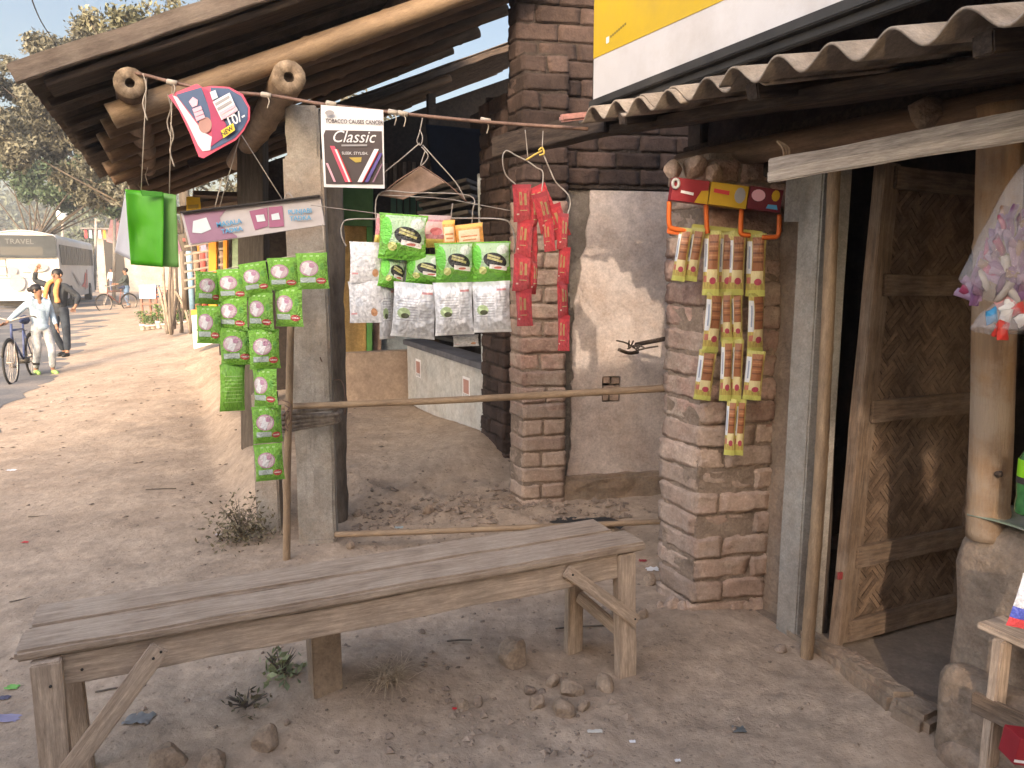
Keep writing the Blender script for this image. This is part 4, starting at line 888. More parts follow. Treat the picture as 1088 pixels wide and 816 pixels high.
sstrip('green and silver snack strip in the middle of the wire hanger', 'packet strip', [(m_green, 452, 286, 44, 32, 3, -8, 3.22, .06), (m_green, 483, 279, 42, 42, -2, 4, 3.19, .075), (m_silv, 482, 328, 42, 56, -2, 6, 3.19, .075)], grp='snack packet strips on the wire hanger')
sstrip('green and silver snack strip at the right end of the wire hanger', 'packet strip', [(m_green, 522, 278, 43, 42, -1, -6, 3.19, .075), (m_silv, 522, 326, 42, 54, -2, -8, 3.19, .075)], grp='snack packet strips on the wire hanger')
sstrip('grey half-turned sachet strip between the white sachets and the silver packets', 'sachet strip', [(m_silv, 411, 330, 22, 60, 0, 50, 3.25, .03), (m_redp, 410, 304, 12, 16, 0, 10, 3.27, .02)])
sstrip('pale packet peeping out below the silver packets', 'packet', [(m_wpk, 495, 362, 28, 12, -3, 0, 3.26, .02)], name='snack_packet')
sstrip('pink snack packet on the wire hanger between green and orange ones', 'packet', [(m_pinkp, 462, 246, 34, 34, 2, 5, 3.23, .06)], name='snack_packet')
sstrip('narrow pink-edged packet at the top left corner of the wire hanger', 'packet', [(m_pinkp, 405, 243, 14, 30, 8, 40, 3.22, .03)], name='snack_packet')
sstrip('narrow orange packet beside the pink packet', 'packet', [(m_orgp, 477, 249, 15, 30, -4, 10, 3.22, .03)], name='snack_packet')
sstrip('small orange snack packet at the top right of the wire hanger', 'packet', [(m_orgp, 499, 251, 31, 26, -6, -5, 3.22, .035)], name='snack_packet')
# ---- red strips
h2_ = empty('wire_hanger', PY(570, 165, 3.12), 'thin wire hanger with yellow ties holding the red strips', 'hanger')
wire([(548, 196), (537, 185), (534, 168), (538, 160), (548, 165), (560, 171), (570, 178), (577, 184), (575, 208)], 3.12, par=h2_); wire([(577, 163), (585, 182), (591, 194), (603, 206), (606, 216), (603, 228)], 3.12, par=h2_)
wire([(558, 138), (561, 168)], 3.14, par=h2_, r=.002); wire([(577, 139), (576, 160)], 3.14, par=h2_, r=.002); wire([(559, 170), (567, 165), (576, 160)], 3.115, r=.004, par=h2_, mat=c_gold); wire([(572, 160), (576, 157), (578, 163), (573, 165)], 3.11, r=.004, par=h2_, mat=c_gold)
rg = 'glossy red sachet strips on the thin hanger'
sstrip('leftmost glossy red strip, the longest, on the thin hanger', 'sachet strip', [(m_redp, 555+(k % 2)*2, 216+k*37, 21-(k % 2)*3, 39, random.uniform(-4, 4), 15*(-1)**k, 3.08, .035) for k in range(4)], 'red_strip', rg)
sstrip('glossy red strip lying behind the leftmost red one', 'sachet strip', [(m_redp, 566, 226+k*34, 14, 37, random.uniform(-4, 4), 50*(-1)**k, 3.11, .03) for k in range(3)], 'red_strip', rg)
sstrip('short glossy red strip second from the right', 'sachet strip', [(m_redp, 578, 226, 20, 42, -16, 30, 3.1, .03), (m_redp, 583, 250, 14, 34, -6, -30, 3.09, .03)], 'red_strip', rg)
sstrip('short wide red strip draped diagonally under the wire corner', 'sachet strip', [(m_redp, 590, 236, 24, 36, -20, 5, 3.12, .03), (m_redp, 573, 213, 26, 30, -24, -5, 3.13, .03)], 'red_strip', rg)
sstrip('rightmost narrow glossy red strip ending near the wall patch of sunlight', 'sachet strip', [(m_redp, 598+(k % 2), 246+k*36, 14, 38, random.uniform(-3, 3), 28*(-1)**k, 3.1, .028) for k in range(4)], 'red_strip', rg)
# ---- brown wafer strips and box rack on the thick pillar
Yw = 3.02
wg = 'yellow and brown wafer sachet strips on the brick pillar'
def wafer(lab, rows):
    st = empty('wafer_strip', PY(rows[0][0], rows[0][1], Yw), lab, 'sachet strip', wg)
    for (x, y0, y1, n, w_, ro) in rows:
        for i in range(n): pack(m_choc, x+(i-(n-1)/2)*w_, (y0+y1)/2, w_+1.5, y1-y0+3, Yw+random.uniform(-.012, .012), -ro, random.uniform(-26, 26), st, 'wafer_sachet', t=.03)
wafer('short tilted leftmost wafer strip', [(731, 244, 297, 2, 13, 7)])
wafer('wafer strip second from the left, three rows long', [(764, 247, 312, 2, 16, 0), (757, 312, 373, 1, 17, 3), (749, 373, 424, 1, 17, 5)])
wafer('longest wafer strip in the middle with the lowest sachets', [(782, 249, 312, 1, 17, 0), (777, 312, 362, 2, 11, -3), (777, 362, 425, 2, 11, 0), (781, 425, 483, 2, 9.5, 1)])
wafer('rightmost wafer strip beside the grey post', [(803, 250, 313, 1, 19, -1), (803, 313, 374, 1, 18, -1), (801, 374, 424, 1, 18, 3)])
rk_ = empty('orange_rack', PY(770, 235, Yw), 'orange plastic hook rail under the small boxes on the pillar', 'rack')
m_orange = M('orange_plastic', (.72, .16, .03), (.6, .12, .02), 6, .45, .1, 20)
for pts in (((711, 214), (711, 238), (716, 243), (731, 246), (733, 250)), ((750, 214), (751, 242), (752, 248)), ((788, 222), (787, 244), (789, 249), (797, 250)), ((828, 228), (827, 249), (819, 252), (810, 252))):
    tube('hook', smoothpts([PY(p[0], p[1], Yw-.01) for p in pts], 5), .0095, m_orange, rk_, 6)
beam('rail', PY(735, 240, Yw+.01), PY(810, 248, Yw+.01), .01, .016, C3('olive_seal', (.46, .44, .12)), rk_)
beam('rail', PY(709, 244, Yw-.0), PY(734, 247, Yw-.0), .012, .03, m_orange, rk_)
def box_thing(label, p0, p1, m1, dec, Y=2.98, h=.085):
    a = PY(*p0, Y); b = PY(*p1, Y); w_ = (b-a).length; cx = (a+b)/2; mw = frame(a, b-a, UP)
    r = empty('small_box', cx, label, 'box'); bm = bmesh.new(); bm_box(bm, (w_/2, h/2, -.03), (w_-.004, h, .06), jit=.001)
    link('carton', finish(bm, 'carton', bevel=.002), m1, r, mw)
    for nm, poly, mt in dec: panel(nm, [(x*w_, y*h) for x, y in poly], mw, .0008, mt, r, z0=.0012+.0008*dec.index((nm, poly, mt)))
    return r, mw, w_, h
c_dred = C3('carton_red', (.30, .02, .03)); c_dyel = C3('carton_yellow', (.55, .33, .02)); c_dark = C3('carton_dark_red', (.17, .02, .03))
box_thing('small red carton at the left of the orange rail', (712, 212), (751, 217), c_dred, [('yellow_corner', [(.65, 0), (1, 0), (1, .6), (.8, .55)], c_dyel), ('white_script', [(.25, .35), (.6, .3), (.6, .42), (.25, .47)], c_wht)])
box_thing('small yellow carton in the middle of the orange rail', (752, 217), (793, 222), c_dyel, [('grey_figure', ellp(.78, .55, .14, .35, 12), c_gry), ('red_script', [(.1, .55), (.5, .5), (.5, .68), (.1, .72)], c_red)])
box_thing('small dark red carton at the right of the orange rail', (793, 221), (829, 226), c_dark, [('pink_badge', ellp(.28, .62, .2, .26, 16), c_lpink), ('yellow_shape', ellp(.78, .7, .12, .25, 10), c_dyel), ('blue_shape', [(.55, .1), (.9, .1), (.85, .3), (.6, .28)], c_blue)])
rg_ = PY(718, 195, 2.97); o = tube('tape_ring', [rg_+V((.012*math.cos(a), 0, .016*math.sin(a))) for a in [i*math.pi/8 for i in range(16)]], .006, C3('ring_white', (.5, .5, .48)), None, 6, True); tag(o, 'small white ring hanging at the top corner of the red carton', 'ring')
# ================================================================= RIGHT EDGE GOODS
bagr = empty('plastic_bag', PY(1080, 200, 1.9), 'clear plastic bag stuffed with purple wrappers hanging at the right edge', 'bag')
def film(name, c=(.75, .73, .76), a=.20):
    m, nt, N, L, b = new_mat(name); b.inputs['Base Color'].default_value = rgba(c); b.inputs['Roughness'].default_value = .12; b.inputs['Alpha'].default_value = a
    n2 = N.new('ShaderNodeTexNoise'); n2.inputs['Scale'].default_value = 26; bp = N.new('ShaderNodeBump'); bp.inputs['Strength'].default_value = .9; bp.inputs['Distance'].default_value = .02
    tc = N.new('ShaderNodeTexCoord'); L.new(tc.outputs['Object'], n2.inputs['Vector']); L.new(n2.outputs[0], bp.inputs['Height']); L.new(bp.outputs[0], b.inputs['Normal']); return m
m_film = film('clear_film')
def bag(parent, top, bottom_c, rx, ry, h, seed, flare=1.6):
    vs = []; fs = []; n = 28; k = 16
    for j in range(k+1):
        t = j/k
        r = (t**0.8)*(1 if t < .85 else (1-((t-.85)/.15)**2*.6))+.05
        c = V(top).lerp(V(bottom_c), t)
        for i in range(n):
            a = 2*math.pi*i/n; f = 1+.12*nz(math.cos(a)*2+seed, math.sin(a)*2, t*2)+.05*math.sin(a*9+seed)*(1-t)
            vs.append(c+V((math.cos(a)*rx*r*f, math.sin(a)*ry*r*f, .015*nz(a, t*4, seed))))
    for j in range(k):
        for i in range(n): fs.append((j*n+i, (j+1)*n+i, (j+1)*n+(i+1) % n, j*n+(i+1) % n))
    fs.append(tuple(range(k*n, (k+1)*n)))
    link('bag_film', mesh('bag_film', vs, fs, True), m_film, parent)
tp = PY(1104, 160, 1.9); bt = PY(1076, 318, 1.9); bag(bagr, tp, bt, .155, .085, .4, 2)
wm = [C3('wrapper_purple', (.17, .08, .17), .35), C3('wrapper_lilac', (.27, .17, .26), .3), C3('wrapper_white', (.38, .34, .32), .3), C3('wrapper_brown', (.22, .12, .08), .35), C3('wrapper_magenta', (.30, .05, .12), .3)]
random.seed(5)
for k in range(95):
    t = random.uniform(.35, .97)**.8; c = tp.lerp(bt, t); a = random.uniform(0, 6.28); r = (t**.8)*.85
    p = c+V((math.cos(a)*.145*r, -abs(math.sin(a))*.075*r, 0)); me = pouch(.021, .055, .012, 5, 8, k*.7)
    link('wrapper', me, random.choice(wm[:2]+wm[:2]+wm), bagr, Matrix.Translation(p) @ Euler((1.57+random.uniform(-.4, .4), random.uniform(-.9, .9)+ -.5, random.uniform(-.5, .5))).to_matrix().to_4x4())
bag2 = empty('plastic_bag', PY(1070, 325, 1.96), 'smaller plastic bag of colourful toffees under the purple bag', 'bag')
tp2 = PY(1082, 308, 1.86); bt2 = PY(1072, 352, 1.86); bag(bag2, tp2, bt2, .10, .06, .2, 7)
wm2 = [C3('toffee_blue', (.05, .30, .60), .3), C3('toffee_white', (.62, .60, .58), .3), C3('toffee_red', (.50, .04, .03), .3), C3('toffee_brown', (.25, .14, .09), .35), C3('toffee_pink', (.6, .3, .3), .3)]
for k in range(26):
    t = random.uniform(.3, 1); c = tp2.lerp(bt2, t); a = random.uniform(0, 6.28); p = c+V((math.cos(a)*.09*t, -abs(math.sin(a))*.05*t, 0))
    link('toffee', pouch(.03, .04, .018, 5, 6, k*.9), wm2[2] if t > .85 else random.choice(wm2), bag2, Matrix.Translation(p) @ Euler((1.57+random.uniform(-.5, .5), random.uniform(-1.5, 1.5), 0)).to_matrix().to_4x4())
# counter top sheet, bottle, packet, stool
ctz = 0.765
def sheet_flat(name, c, rx, ry, mat, label, cat, seed):
    vs = []; fs = []; n = 16
    for j in range(n+1):
        for i in range(n+1):
            u = i/n*2-1; v = j/n*2-1
            vs.append(c+D_*(u*rx*(1+.1*nz(v*2, seed)))+N_*(v*ry*(1+.1*nz(u*2, seed+4)))+UP*(.008*nz(u*2+seed, v*2)-.02*max(0, abs(u)-.7)+.004*nz(u*8, v*8)))
    for j in range(n):
        for i in range(n): a = j*(n+1)+i; fs.append((a, a+1, a+n+2, a+n+1))
    me = mesh(name, vs, fs, True); bm = bmesh.new(); bm.from_mesh(me); bmesh.ops.solidify(bm, geom=bm.faces[:], thickness=.003); bm.to_mesh(me); bm.free(); shade(me)
    return tag(link(name, me, mat), label, cat)
sheet_flat('plastic_sheet', SN(1.10, 2.27, ctz+.01), .34, .14, M('greenish_sheet', (.26, .28, .22), (.15, .19, .13), 14, .35, .3, 20, dirt=(.36, .33, .30), dscale=9), 'crumpled greenish plastic sheet laid on the mud counter', 'sheet', 3)
bp_ = PY(1092, 546, 2.02); 
def lathe(name, prof, loc, mat, parent=None, sides=20, label=None):
    vs = []; fs = []
    for r, z in prof:
        for k in range(sides): a = 2*math.pi*k/sides; vs.append(V((r*math.cos(a), r*math.sin(a), z)))
    for j in range(len(prof)-1):
        for k in range(sides): fs.append((j*sides+k, j*sides+(k+1) % sides, (j+1)*sides+(k+1) % sides, (j+1)*sides+k))
    fs.append(tuple(reversed(range(sides)))); fs.append(tuple(range((len(prof)-1)*sides, len(prof)*sides)))
    return link(name, mesh(name, vs, fs, True), mat, parent, Matrix.Translation(loc), label)
bot = empty('drink_bottle', bp_, 'green-capped bottle of green drink with a lime label on the counter', 'bottle')
lathe('bottle_body', [(.030, 0), (.034, .006), (.034, .03), (.031, .05), (.034, .07), (.034, .13), (.033, .155), (.020, .185), (.0125, .2), (.0125, .215)], bp_, M('green_drink', (.04, .22, .05), (.02, .10, .03), 18, .08, .1, 20, spec=.8), bot)
lathe('bottle_label', [(.0348, .10), (.0352, .102), (.0352, .152), (.0346, .154)], bp_, M('lime_label', (.25, .62, .02), None, 8, .4, 0), bot)
lathe('bottle_band', [(.0352, .088), (.0354, .09), (.0354, .104), (.0352, .106)], bp_, c_blk, bot)
lathe('bottle_cap', [(.0145, .208), (.0155, .21), (.0155, .228), (.013, .231)], bp_, M('lime_cap', (.18, .60, .02), None, 8, .4, 0), bot)
st_ = empty('stool', PY(1075, 700, 1.78), 'low pale wooden stool at the bottom right corner against the counter', 'stool')
sa = PZ(1040, 660, 0.50); 
stD = -D_; 
def ST(a, b, z): return sa+stD*a+N_*b+UP*(z-.50)
beam('seat_board', ST(0.0, .09, .49), ST(.34, .09, .49), .20, .02, m_pale, st_, rough=.003)
for a, b in ((.07, .0), (.30, .0), (.05, .17), (.30, .17)): beam('leg', ST(a, b, .48), ST(a, b, 0.0), .05, .03, m_pale, st_, up=D_, rough=.003)
beam('crossbar', ST(.02, -.022, .27), ST(.34, -.022, .29), .02, .06, m_mwood, st_, rough=.003)
o = pack(paint('detergent_film', (.70, .70, .74), [('b', .5, .25, .5, .13, (.05, .08, .45)), ('b', .5, .08, .5, .09, (.65, .03, .04)), ('b', .4, .7, .3, .02, (.4, .4, .6))], .3), 1094, 640, 34, 60, 1.86, -12, 0, None, 'soap_packet', t=.03); tag(o, 'white blue and red packet standing on the stool at the right edge', 'packet')
o = box_thing('dark red box on the ground under the stool at the bottom right corner', (1076, 812), (1120, 818), c_dred, [('white_line', [(0, .1), (1, .1), (1, .2), (0, .2)], c_wht)], Y=1.72, h=.07)
# ================================================================= SMALL THINGS ON THE GROUND
m_stone = M('tan_stone', (.40, .30, .22), (.28, .205, .15), 7, .95, .8, 45, dirt=(.32, .24, .18), dscale=4)
m_stone2 = M('dusty_clod', (.33, .25, .195), (.25, .185, .14), 9, .96, .9, 60)
stones = [(545, 704, .088, 'largest tan stone lying under the bench'), (643, 733, .05, 'pale flat stone in front of the right bench leg'), (606, 738, .05, 'rounded clod in the middle of the rubble patch'), (570, 752, .04, 'small clod at the lower left of the rubble patch'), (598, 758, .055, 'wide flat clod at the bottom of the rubble patch'), (491, 752, .034, 'squarish little stone left of the rubble patch'), (508, 750, .028, 'tiny stone touching the squarish one'), (283, 790, .06, 'jagged stone between the bench legs near the bottom edge'), (178, 812, .07, 'half-buried tan stone at the bottom edge'), (226, 812, .06, 'smaller half-buried stone at the bottom edge'), (830, 689, .03, 'reddish brick bit at the foot of the grey post'), (562, 738, .03, 'little clod above the rubble patch'), (587, 730, .036, 'pointed clod near the large tan stone'), (620, 756, .032, 'crumb at the right of the rubble patch'), (372, 584, .035, 'dirt clod beside the concrete post foot'), (455, 545, .045, 'grey clod at the edge of the raised mud floor'), (380, 549, .035, 'clod behind the low bamboo rail'), (305, 770, .016, 'small pebble near the jagged stone'), (195, 530, .014, 'small pale pebble out on the open dirt'), (780, 778, .012, 'dark pebble in the right foreground'), (655, 655, .03, 'brown brick bit behind the right bench legs'), (690, 620, .045, 'dark brick lump beside the thick pillar'), (683, 655, .035, 'broken brick near the pillar foot')]
for k, (px, py, r, lab) in enumerate(stones):
    p = G(px, py); rock('stone', p+UP*r*.28, r, m_stone if r > .03 else m_stone2, lab, None, .7, k*1.7+1)
# gravel, crumbs, twigs and litter flecks: nobody could count them
def scatter(name, n, fn, size, mat, seed, label, cat, tall=.6):
    rs = np.random.RandomState(seed); vs = []; fs = []
    for k in range(n):
        x, y = fn(rs)
        r = size*(0.4+rs.rand()**3*1.8); z = ground_h(x, y); o = len(vs)
        for q in range(6):
            d = [(1, 0, 0), (-1, 0, 0), (0, 1, 0), (0, -1, 0), (0, 0, 1), (0, 0, -1)][q]; f = r*(.6+rs.rand()*.7)
            a = k*1.1; vs.append((x+(d[0]*math.cos(a)-d[1]*math.sin(a))*f, y+(d[0]*math.sin(a)+d[1]*math.cos(a))*f, z+d[2]*f*tall+r*.2))
        for t in ((0, 2, 4), (2, 1, 4), (1, 3, 4), (3, 0, 4), (2, 0, 5), (1, 2, 5), (3, 1, 5), (0, 3, 5)): fs.append(tuple(o+i for i in t))
    return tag(link(name, mesh(name, vs, fs), mat), label, cat, kind='stuff')
m_grav = M('dirt_crumbs', (.34, .26, .20), (.21, .155, .12), 3, .96, .3, 80, island=.3)
scatter('crumbs', 1800, lambda rs: (rs.normal(.1, 1.1), rs.uniform(1.4, 5.2)), .0065, m_grav, 1, 'loose dirt crumbs and grit', 'grit')
scatter('rubble_crumbs', 260, lambda rs: (rs.normal(.05, .30), rs.normal(2.22, .22)), .011, m_grav, 2, 'broken clods under the bench', 'grit')
scatter('mud_crumbs', 700, lambda rs: (rs.uniform(-.95, .7), rs.normal(4.35, .18)), .014, m_grav, 3, 'crumbled mud at the raised floor edge', 'grit')
scatter('far_crumbs', 1200, lambda rs: (rs.uniform(-7, -.8), rs.uniform(3.5, 12)), .012, M('dark_crumbs', (.24, .18, .14), (.12, .09, .07), 3, .96, 0, island=.4), 4, 'dark crumbs and dry leaves over the open dirt', 'grit', .3)
scatter('sweepings', 150, lambda rs: (rs.normal(-5.6, .6), rs.normal(9.0, .6)), .022, M('pale_litter', (.5, .42, .36), (.25, .2, .16), 3, .9, 0, island=.4), 6, 'sweepings of dry leaves and paper scraps', 'litter', .2)
def crumple(name, px, py, r, mat, lab, seed, cat='litter', el=1.0):
    p = G(px, py); n = 7; vs = []; fs = []
    for j in range(n+1):
        for i in range(n+1):
            u = i/n*2-1; v = j/n*2-1; vs.append(p+V((u*r*el*(1+.4*nz(v*2+seed, 1)), v*r*.7*(1+.4*nz(u*2+seed, 2)), .004+r*.4*abs(nz(u*2+seed, v*2, 3))+r*.15*nz(u*5+seed, v*5, 3))))
    for j in range(n):
        for i in range(n): a = j*(n+1)+i; fs.append((a, a+1, a+n+2, a+n+1))
    return tag(link(name, mesh(name, vs, fs, True), mat), lab, cat)
crumple('litter', 6, 766, .03, C3('litter_violet', (.28, .25, .36)), 'crumpled violet and white wrapper at the left edge', 1, el=1.6)
crumple('litter', 14, 734, .022, C3('litter_green', (.18, .42, .10)), 'small green wrapper at the left edge', 2)
crumple('litter', 5, 745, .02, C3('litter_dark', (.10, .09, .13)), 'dark scrap at the left edge between the wrappers', 4)
crumple('litter', 148, 768, .045, M('grey_film', (.24, .235, .23), (.18, .175, .17), 9, .5, .3, 20), 'dull grey plastic scrap under the left end of the bench', 5)
crumple('litter', 112, 776, .014, c_wht, 'tiny white paper scrap near the left bench leg', 6)
crumple('litter', 166, 700, .024, C3('litter_tan', (.5, .42, .36)), 'torn pale paper under the left end of the bench', 7)
crumple('litter', 27, 577, .018, c_red, 'small red scrap on the open dirt at the left', 8)
crumple('litter', 232, 568, .02, C3('litter_cream', (.55, .48, .45)), 'cream scrap beside the dry bush', 9)
crumple('litter', 424, 563, .024, C3('litter_silver', (.45, .52, .54), .2), 'silver-blue wrapper lying by the low bamboo rail', 10)
crumple('litter', 672, 786, .010, c_wht, 'white fleck in the right foreground dirt', 11)
crumple('litter', 632, 782, .012, C3('litter_ivory', (.6, .56, .5)), 'ivory peel in the middle foreground', 12, el=2)
crumple('litter', 720, 808, .009, c_wht, 'white crumb at the bottom edge', 13)
crumple('litter', 563, 626, .018, C3('litter_ash', (.5, .46, .42)), 'pale scrap under the right part of the bench', 14)
crumple('litter', 483, 755, .008, c_red, 'tiny red-tipped scrap beside the squarish stone', 15)
crumple('litter', 785, 778, .022, C3('litter_slate', (.13, .14, .14)), 'dark slate-coloured chip in the right foreground', 16)
crumple('litter', 12, 500, .03, c_wht, 'small white cup-shaped scrap at the left on the open dirt', 17, el=1.2)
crumple('litter', 693, 606, .03, c_wht, 'white crumpled wrapper between bench and thick pillar', 18)
crumple('litter', 683, 595, .02, C3('litter_maroon', (.3, .04, .05)), 'maroon crumpled wrapper between bench and thick pillar', 19)
crumple('black_rag', 622, 556, .13, M('black_plastic', (.05, .047, .045), (.03, .028, .027), 9, .6, .6, 20), 'dark plastic sheet heaped at the foot of the plaster wall', 20, 'sheet', 1.4)
# twigs
for k, (px, py, dx_, dz_, L_, lab) in enumerate(((590, 672, 1, .1, .28, 'thin twig lying near the right bench legs'), (475, 688, 1, .05, .10, 'short twig under the bench near the dry grass tuft'), (102, 742, 1, .3, .12, 'reddish straw under the left end of the bench'), (10, 640, 1, .6, .3, 'dry stick at the left edge'), (155, 524, 1, .1, .2, 'stick out on the open dirt'), (30, 550, 1, .15, .5, 'long thin stick at the far left'))):
    p = G(px, py); o = tube('twig', smoothpts([p+UP*.008, p+V((L_*.5, dz_*L_*.5, .012)), p+V((L_, dz_*L_, .01))], 4), .0035, m_bark, None, 5); tag(o, lab, 'twig')
# wall twigs
tw = empty('twig_bundle', PY(672, 366, 4.3), 'dry twigs poking out of a hole in the plaster wall', 'twigs')
for k in range(9):
    a = PY(672+random.uniform(-6, 6), 372+random.uniform(-4, 3), 4.42); b = PY(668+random.uniform(-14, 34), 364+random.uniform(-4, 8), 4.25)
    tube('twig', smoothpts([a, a.lerp(b, .5)+V((0, 0, random.uniform(-.02, .02))), b], 4), .005 if k else .011, m_bark, tw, 5)
tube('stub', [PY(676, 366, 4.42), PY(706, 360, 4.2)], .013, m_dwood, tw, 7)
# dry tuft, plants, bush
def blades(name, p, n, r, h, mat, lab, cat, droop=.5, seed=1, w_=.002):
    rs = random.Random(seed); vs = []; fs = []
    for k in range(n):
        a = rs.uniform(0, 6.283); l = h*rs.uniform(.5, 1); lean = rs.uniform(.15, 1)*r; b = p+V((rs.gauss(0, r*.15), rs.gauss(0, r*.15), 0)); o = len(vs); sd = V((-math.sin(a), math.cos(a), 0))*w_
        for j in range(5):
            t = j/4; c = b+V((math.cos(a)*lean*t**1.2, math.sin(a)*lean*t**1.2, l*(t-droop*t*t)+rs.uniform(-.003, .003)))
            vs += [c-sd*(1-t*.8), c+sd*(1-t*.8)]
        for j in range(4): fs.append((o+2*j, o+2*j+1, o+2*j+3, o+2*j+2))
    return tag(link(name, mesh(name, vs, fs), mat), lab, cat)
m_straw = M('dry_straw', (.58, .46, .33), (.36, .27, .18), 20, .9, 0, island=.3)
blades('dry_grass', G(412, 722), 190, .17, .10, m_straw, 'dry straw-coloured grass tuft under the bench', 'grass tuft', .75, 3)
blades('dry_grass', G(356, 722), 14, .04, .10, m_straw, 'few dry stalks at the foot of the middle bench block', 'grass tuft', .3, 5)
def leafclump(name, p, n, r, h, size, mat, lab, cat, seed=1, stem=None):
    rs = np.random.RandomState(seed); vs = []; fs = []
    for k in range(n):
        c = np.array(p)+np.array([rs.normal(0, r*.5), rs.normal(0, r*.5), abs(rs.normal(.35, .3))*h]); d1 = rs.normal(0, 1, 3); d1 /= np.linalg.norm(d1); d2 = np.cross(d1, rs.normal(0, 1, 3)); d2 /= np.linalg.norm(d2)
        s = size*rs.uniform(.6, 1.3); o = len(vs); vs += [tuple(c-d1*s), tuple(c+d2*s*.4), tuple(c+d1*s), tuple(c-d2*s*.4)]; fs.append((o, o+1, o+2, o+3))
    root = empty(name, p, lab, cat); link('leaves', mesh('leaves', vs, fs), mat, root)
    geos = []
    for k in range(12):
        a = rs.uniform(0, 6.28); geos.append(tube_geo([V(p), V(p)+V((math.cos(a)*r*.3, math.sin(a)*r*.3, h*.5)), V(p)+V((math.cos(a)*r*.7, math.sin(a)*r*.7, h*.9))], [.004, .003, .001], 4))
    v, f = multi(geos); link('stems', mesh('stems', v, f), m_bark, root); return root
m_bushl = M('dusty_bush_leaf', (.21, .175, .115), (.12, .10, .06), 20, .9, 0, island=.4)
leafclump('dry_bush', G(258, 574), 900, .16, .24, .014, m_bushl, 'low dusty dry bush left of the concrete stub', 'bush', 2)
leafclump('small_plant', G(300, 716), 90, .08, .10, .022, M('grey_green_leaf', (.34, .36, .20), (.22, .25, .13), 20, .8, 0, island=.3), 'small grey-green weed beside the middle bench block', 'weed', 4)
leafclump('small_plant', G(262, 748), 50, .10, .04, .016, m_bushl, 'flat brown withered weed left of the middle bench block', 'weed', 9)
# ================================================================= NEXT STALL BEHIND THE RAIL
random.seed(21)
fb = 0.19
stl = empty('neighbour_stall', SN(6.0, 2.1, fb), 'neighbouring open stall with grey counter front and dark interior', 'stall')
m_gpan = M('grey_white_board', (.52, .51, .49), (.43, .42, .40), 2.5, .8, .15, 20, dirt=(.40, .34, .29), dscale=2, damt=.5)
mwc = frame(SN(7.12, 2.07, fb), -D_, UP)
panel('counter_board', rect(0, .005, 1.12, .585), mwc, .015, m_gpan, stl); panel('counter_board', rect(1.125, .0, 2.06, .565), mwc, .015, m_gpan, stl)
for x in (.28, 1.55):
    stk = panel('sticker', rect(x, .30, x+.16, .47), mwc, .0015, c_wht, stl, z0=.0165); panel('sticker_picture', rect(x+.02, .34, x+.14, .45), mwc, .001, c_skin, stk, z0=.0185)
    for k in range(3): panel('sticker_figure', rect(x+.02+k*.045, .31, x+.045+k*.045, .335), mwc, .001, c_gry, stk, z0=.0185)
beam('counter_edge', mwc @ V((-.02, .60, -.06)), mwc @ V((2.04, .60, -.06)), .22, .05, M('blue_grey_counter', (.13, .13, .15), (.08, .08, .09), 6, .7, .2, 20), stl)
beam('counter_edge', mwc @ V((-.02, .66, -.2)), mwc @ V((1.9, .70, -.2)), .1, .03, m_iron, stl)
prism('low_wall', SN(7.18, .95, 0), N_, D_, 1.2, .12, 0, .70, M('pinkish_board', (.48, .37, .29), (.40, .30, .235), 3, .85, .2, 20), stl)
m_yel = M('yellow_door_wood', (.56, .37, .15), (.42, .26, .10), 2.5, .75, .3, 12, (5, 5, 1))
beam('yellow_door', PY(374, 395, 7.95), PY(374, 195, 7.95), .30, .03, m_yel, stl, up=V((0, 1, 0)))
beam('green_frame', PY(393, 395, 7.9), PY(393, 165, 7.9), .06, .05, M('green_paint', (.10, .30, .08), (.07, .22, .06), 5, .6, .1, 20), stl, up=V((0, 1, 0)))
beam('green_shutter', PY(374, 240, 7.8), PY(374, 190, 7.8), .42, .03, M('green_shutter', (.11, .24, .09), (.07, .16, .06), 5, .6, .1, 20), stl, up=V((0, 1, 0)))
beam('pink_door', PY(399, 395, 8.0), PY(399, 250, 8.0), .12, .03, C3('pinkish_door', (.52, .36, .30), .7), stl, up=V((0, 1, 0)))
beam('blue_panel', PY(425, 395, 8.1), PY(425, 250, 8.1), .42, .03, C3('blue_grey_panel', (.32, .37, .42), .7), stl, up=V((0, 1, 0)))
beam('dark_shelf', PY(400, 340, 7.7), PY(500, 338, 7.7), .3, .05, m_iron, stl)
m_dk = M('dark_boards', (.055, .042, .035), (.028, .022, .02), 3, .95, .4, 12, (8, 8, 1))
panel('back_wall', [(0, -.2), (4.2, -.2), (4.2, 4.2), (0, 2.52)], frame(SN(8.35, .85, 0), N_, UP), .1, m_dk, stl, z0=-.1)
prism('side_wall', SN(7.5, 3.3, 0), D_, N_, 1.0, .1, -.2, 2.75, m_dk, stl); prism('side_wall', SN(5.2, 3.2, 0), D_, N_, 3.2, .1, -.2, 3.2, m_dk, stl)
beam('white_post', PY(518, 400, 5.55), PY(514, 185, 5.55), .085, .08, C3('pale_blue_white', (.45, .48, .50), .8), stl, up=V((0, 1, 0)))
beam('dark_pillar', PY(530, 235, 5.5), PY(526, 105, 5.5), .14, .1, m_dwood, stl, up=V((0, 1, 0)), rough=.006)
sheet('dark_tarp', ((452, 132), (518, 138), (516, 205), (462, 206)), 6.3, C3('navy_tarp', (.012, .018, .035), .7), .03, 'dark navy tarpaulin hanging in the back of the neighbouring stall')
k = 0
shf = empty('sheet_stack', PY(475, 220, 6.2), 'stack of grey boards and papers on a high shelf in the dark stall', 'stack')
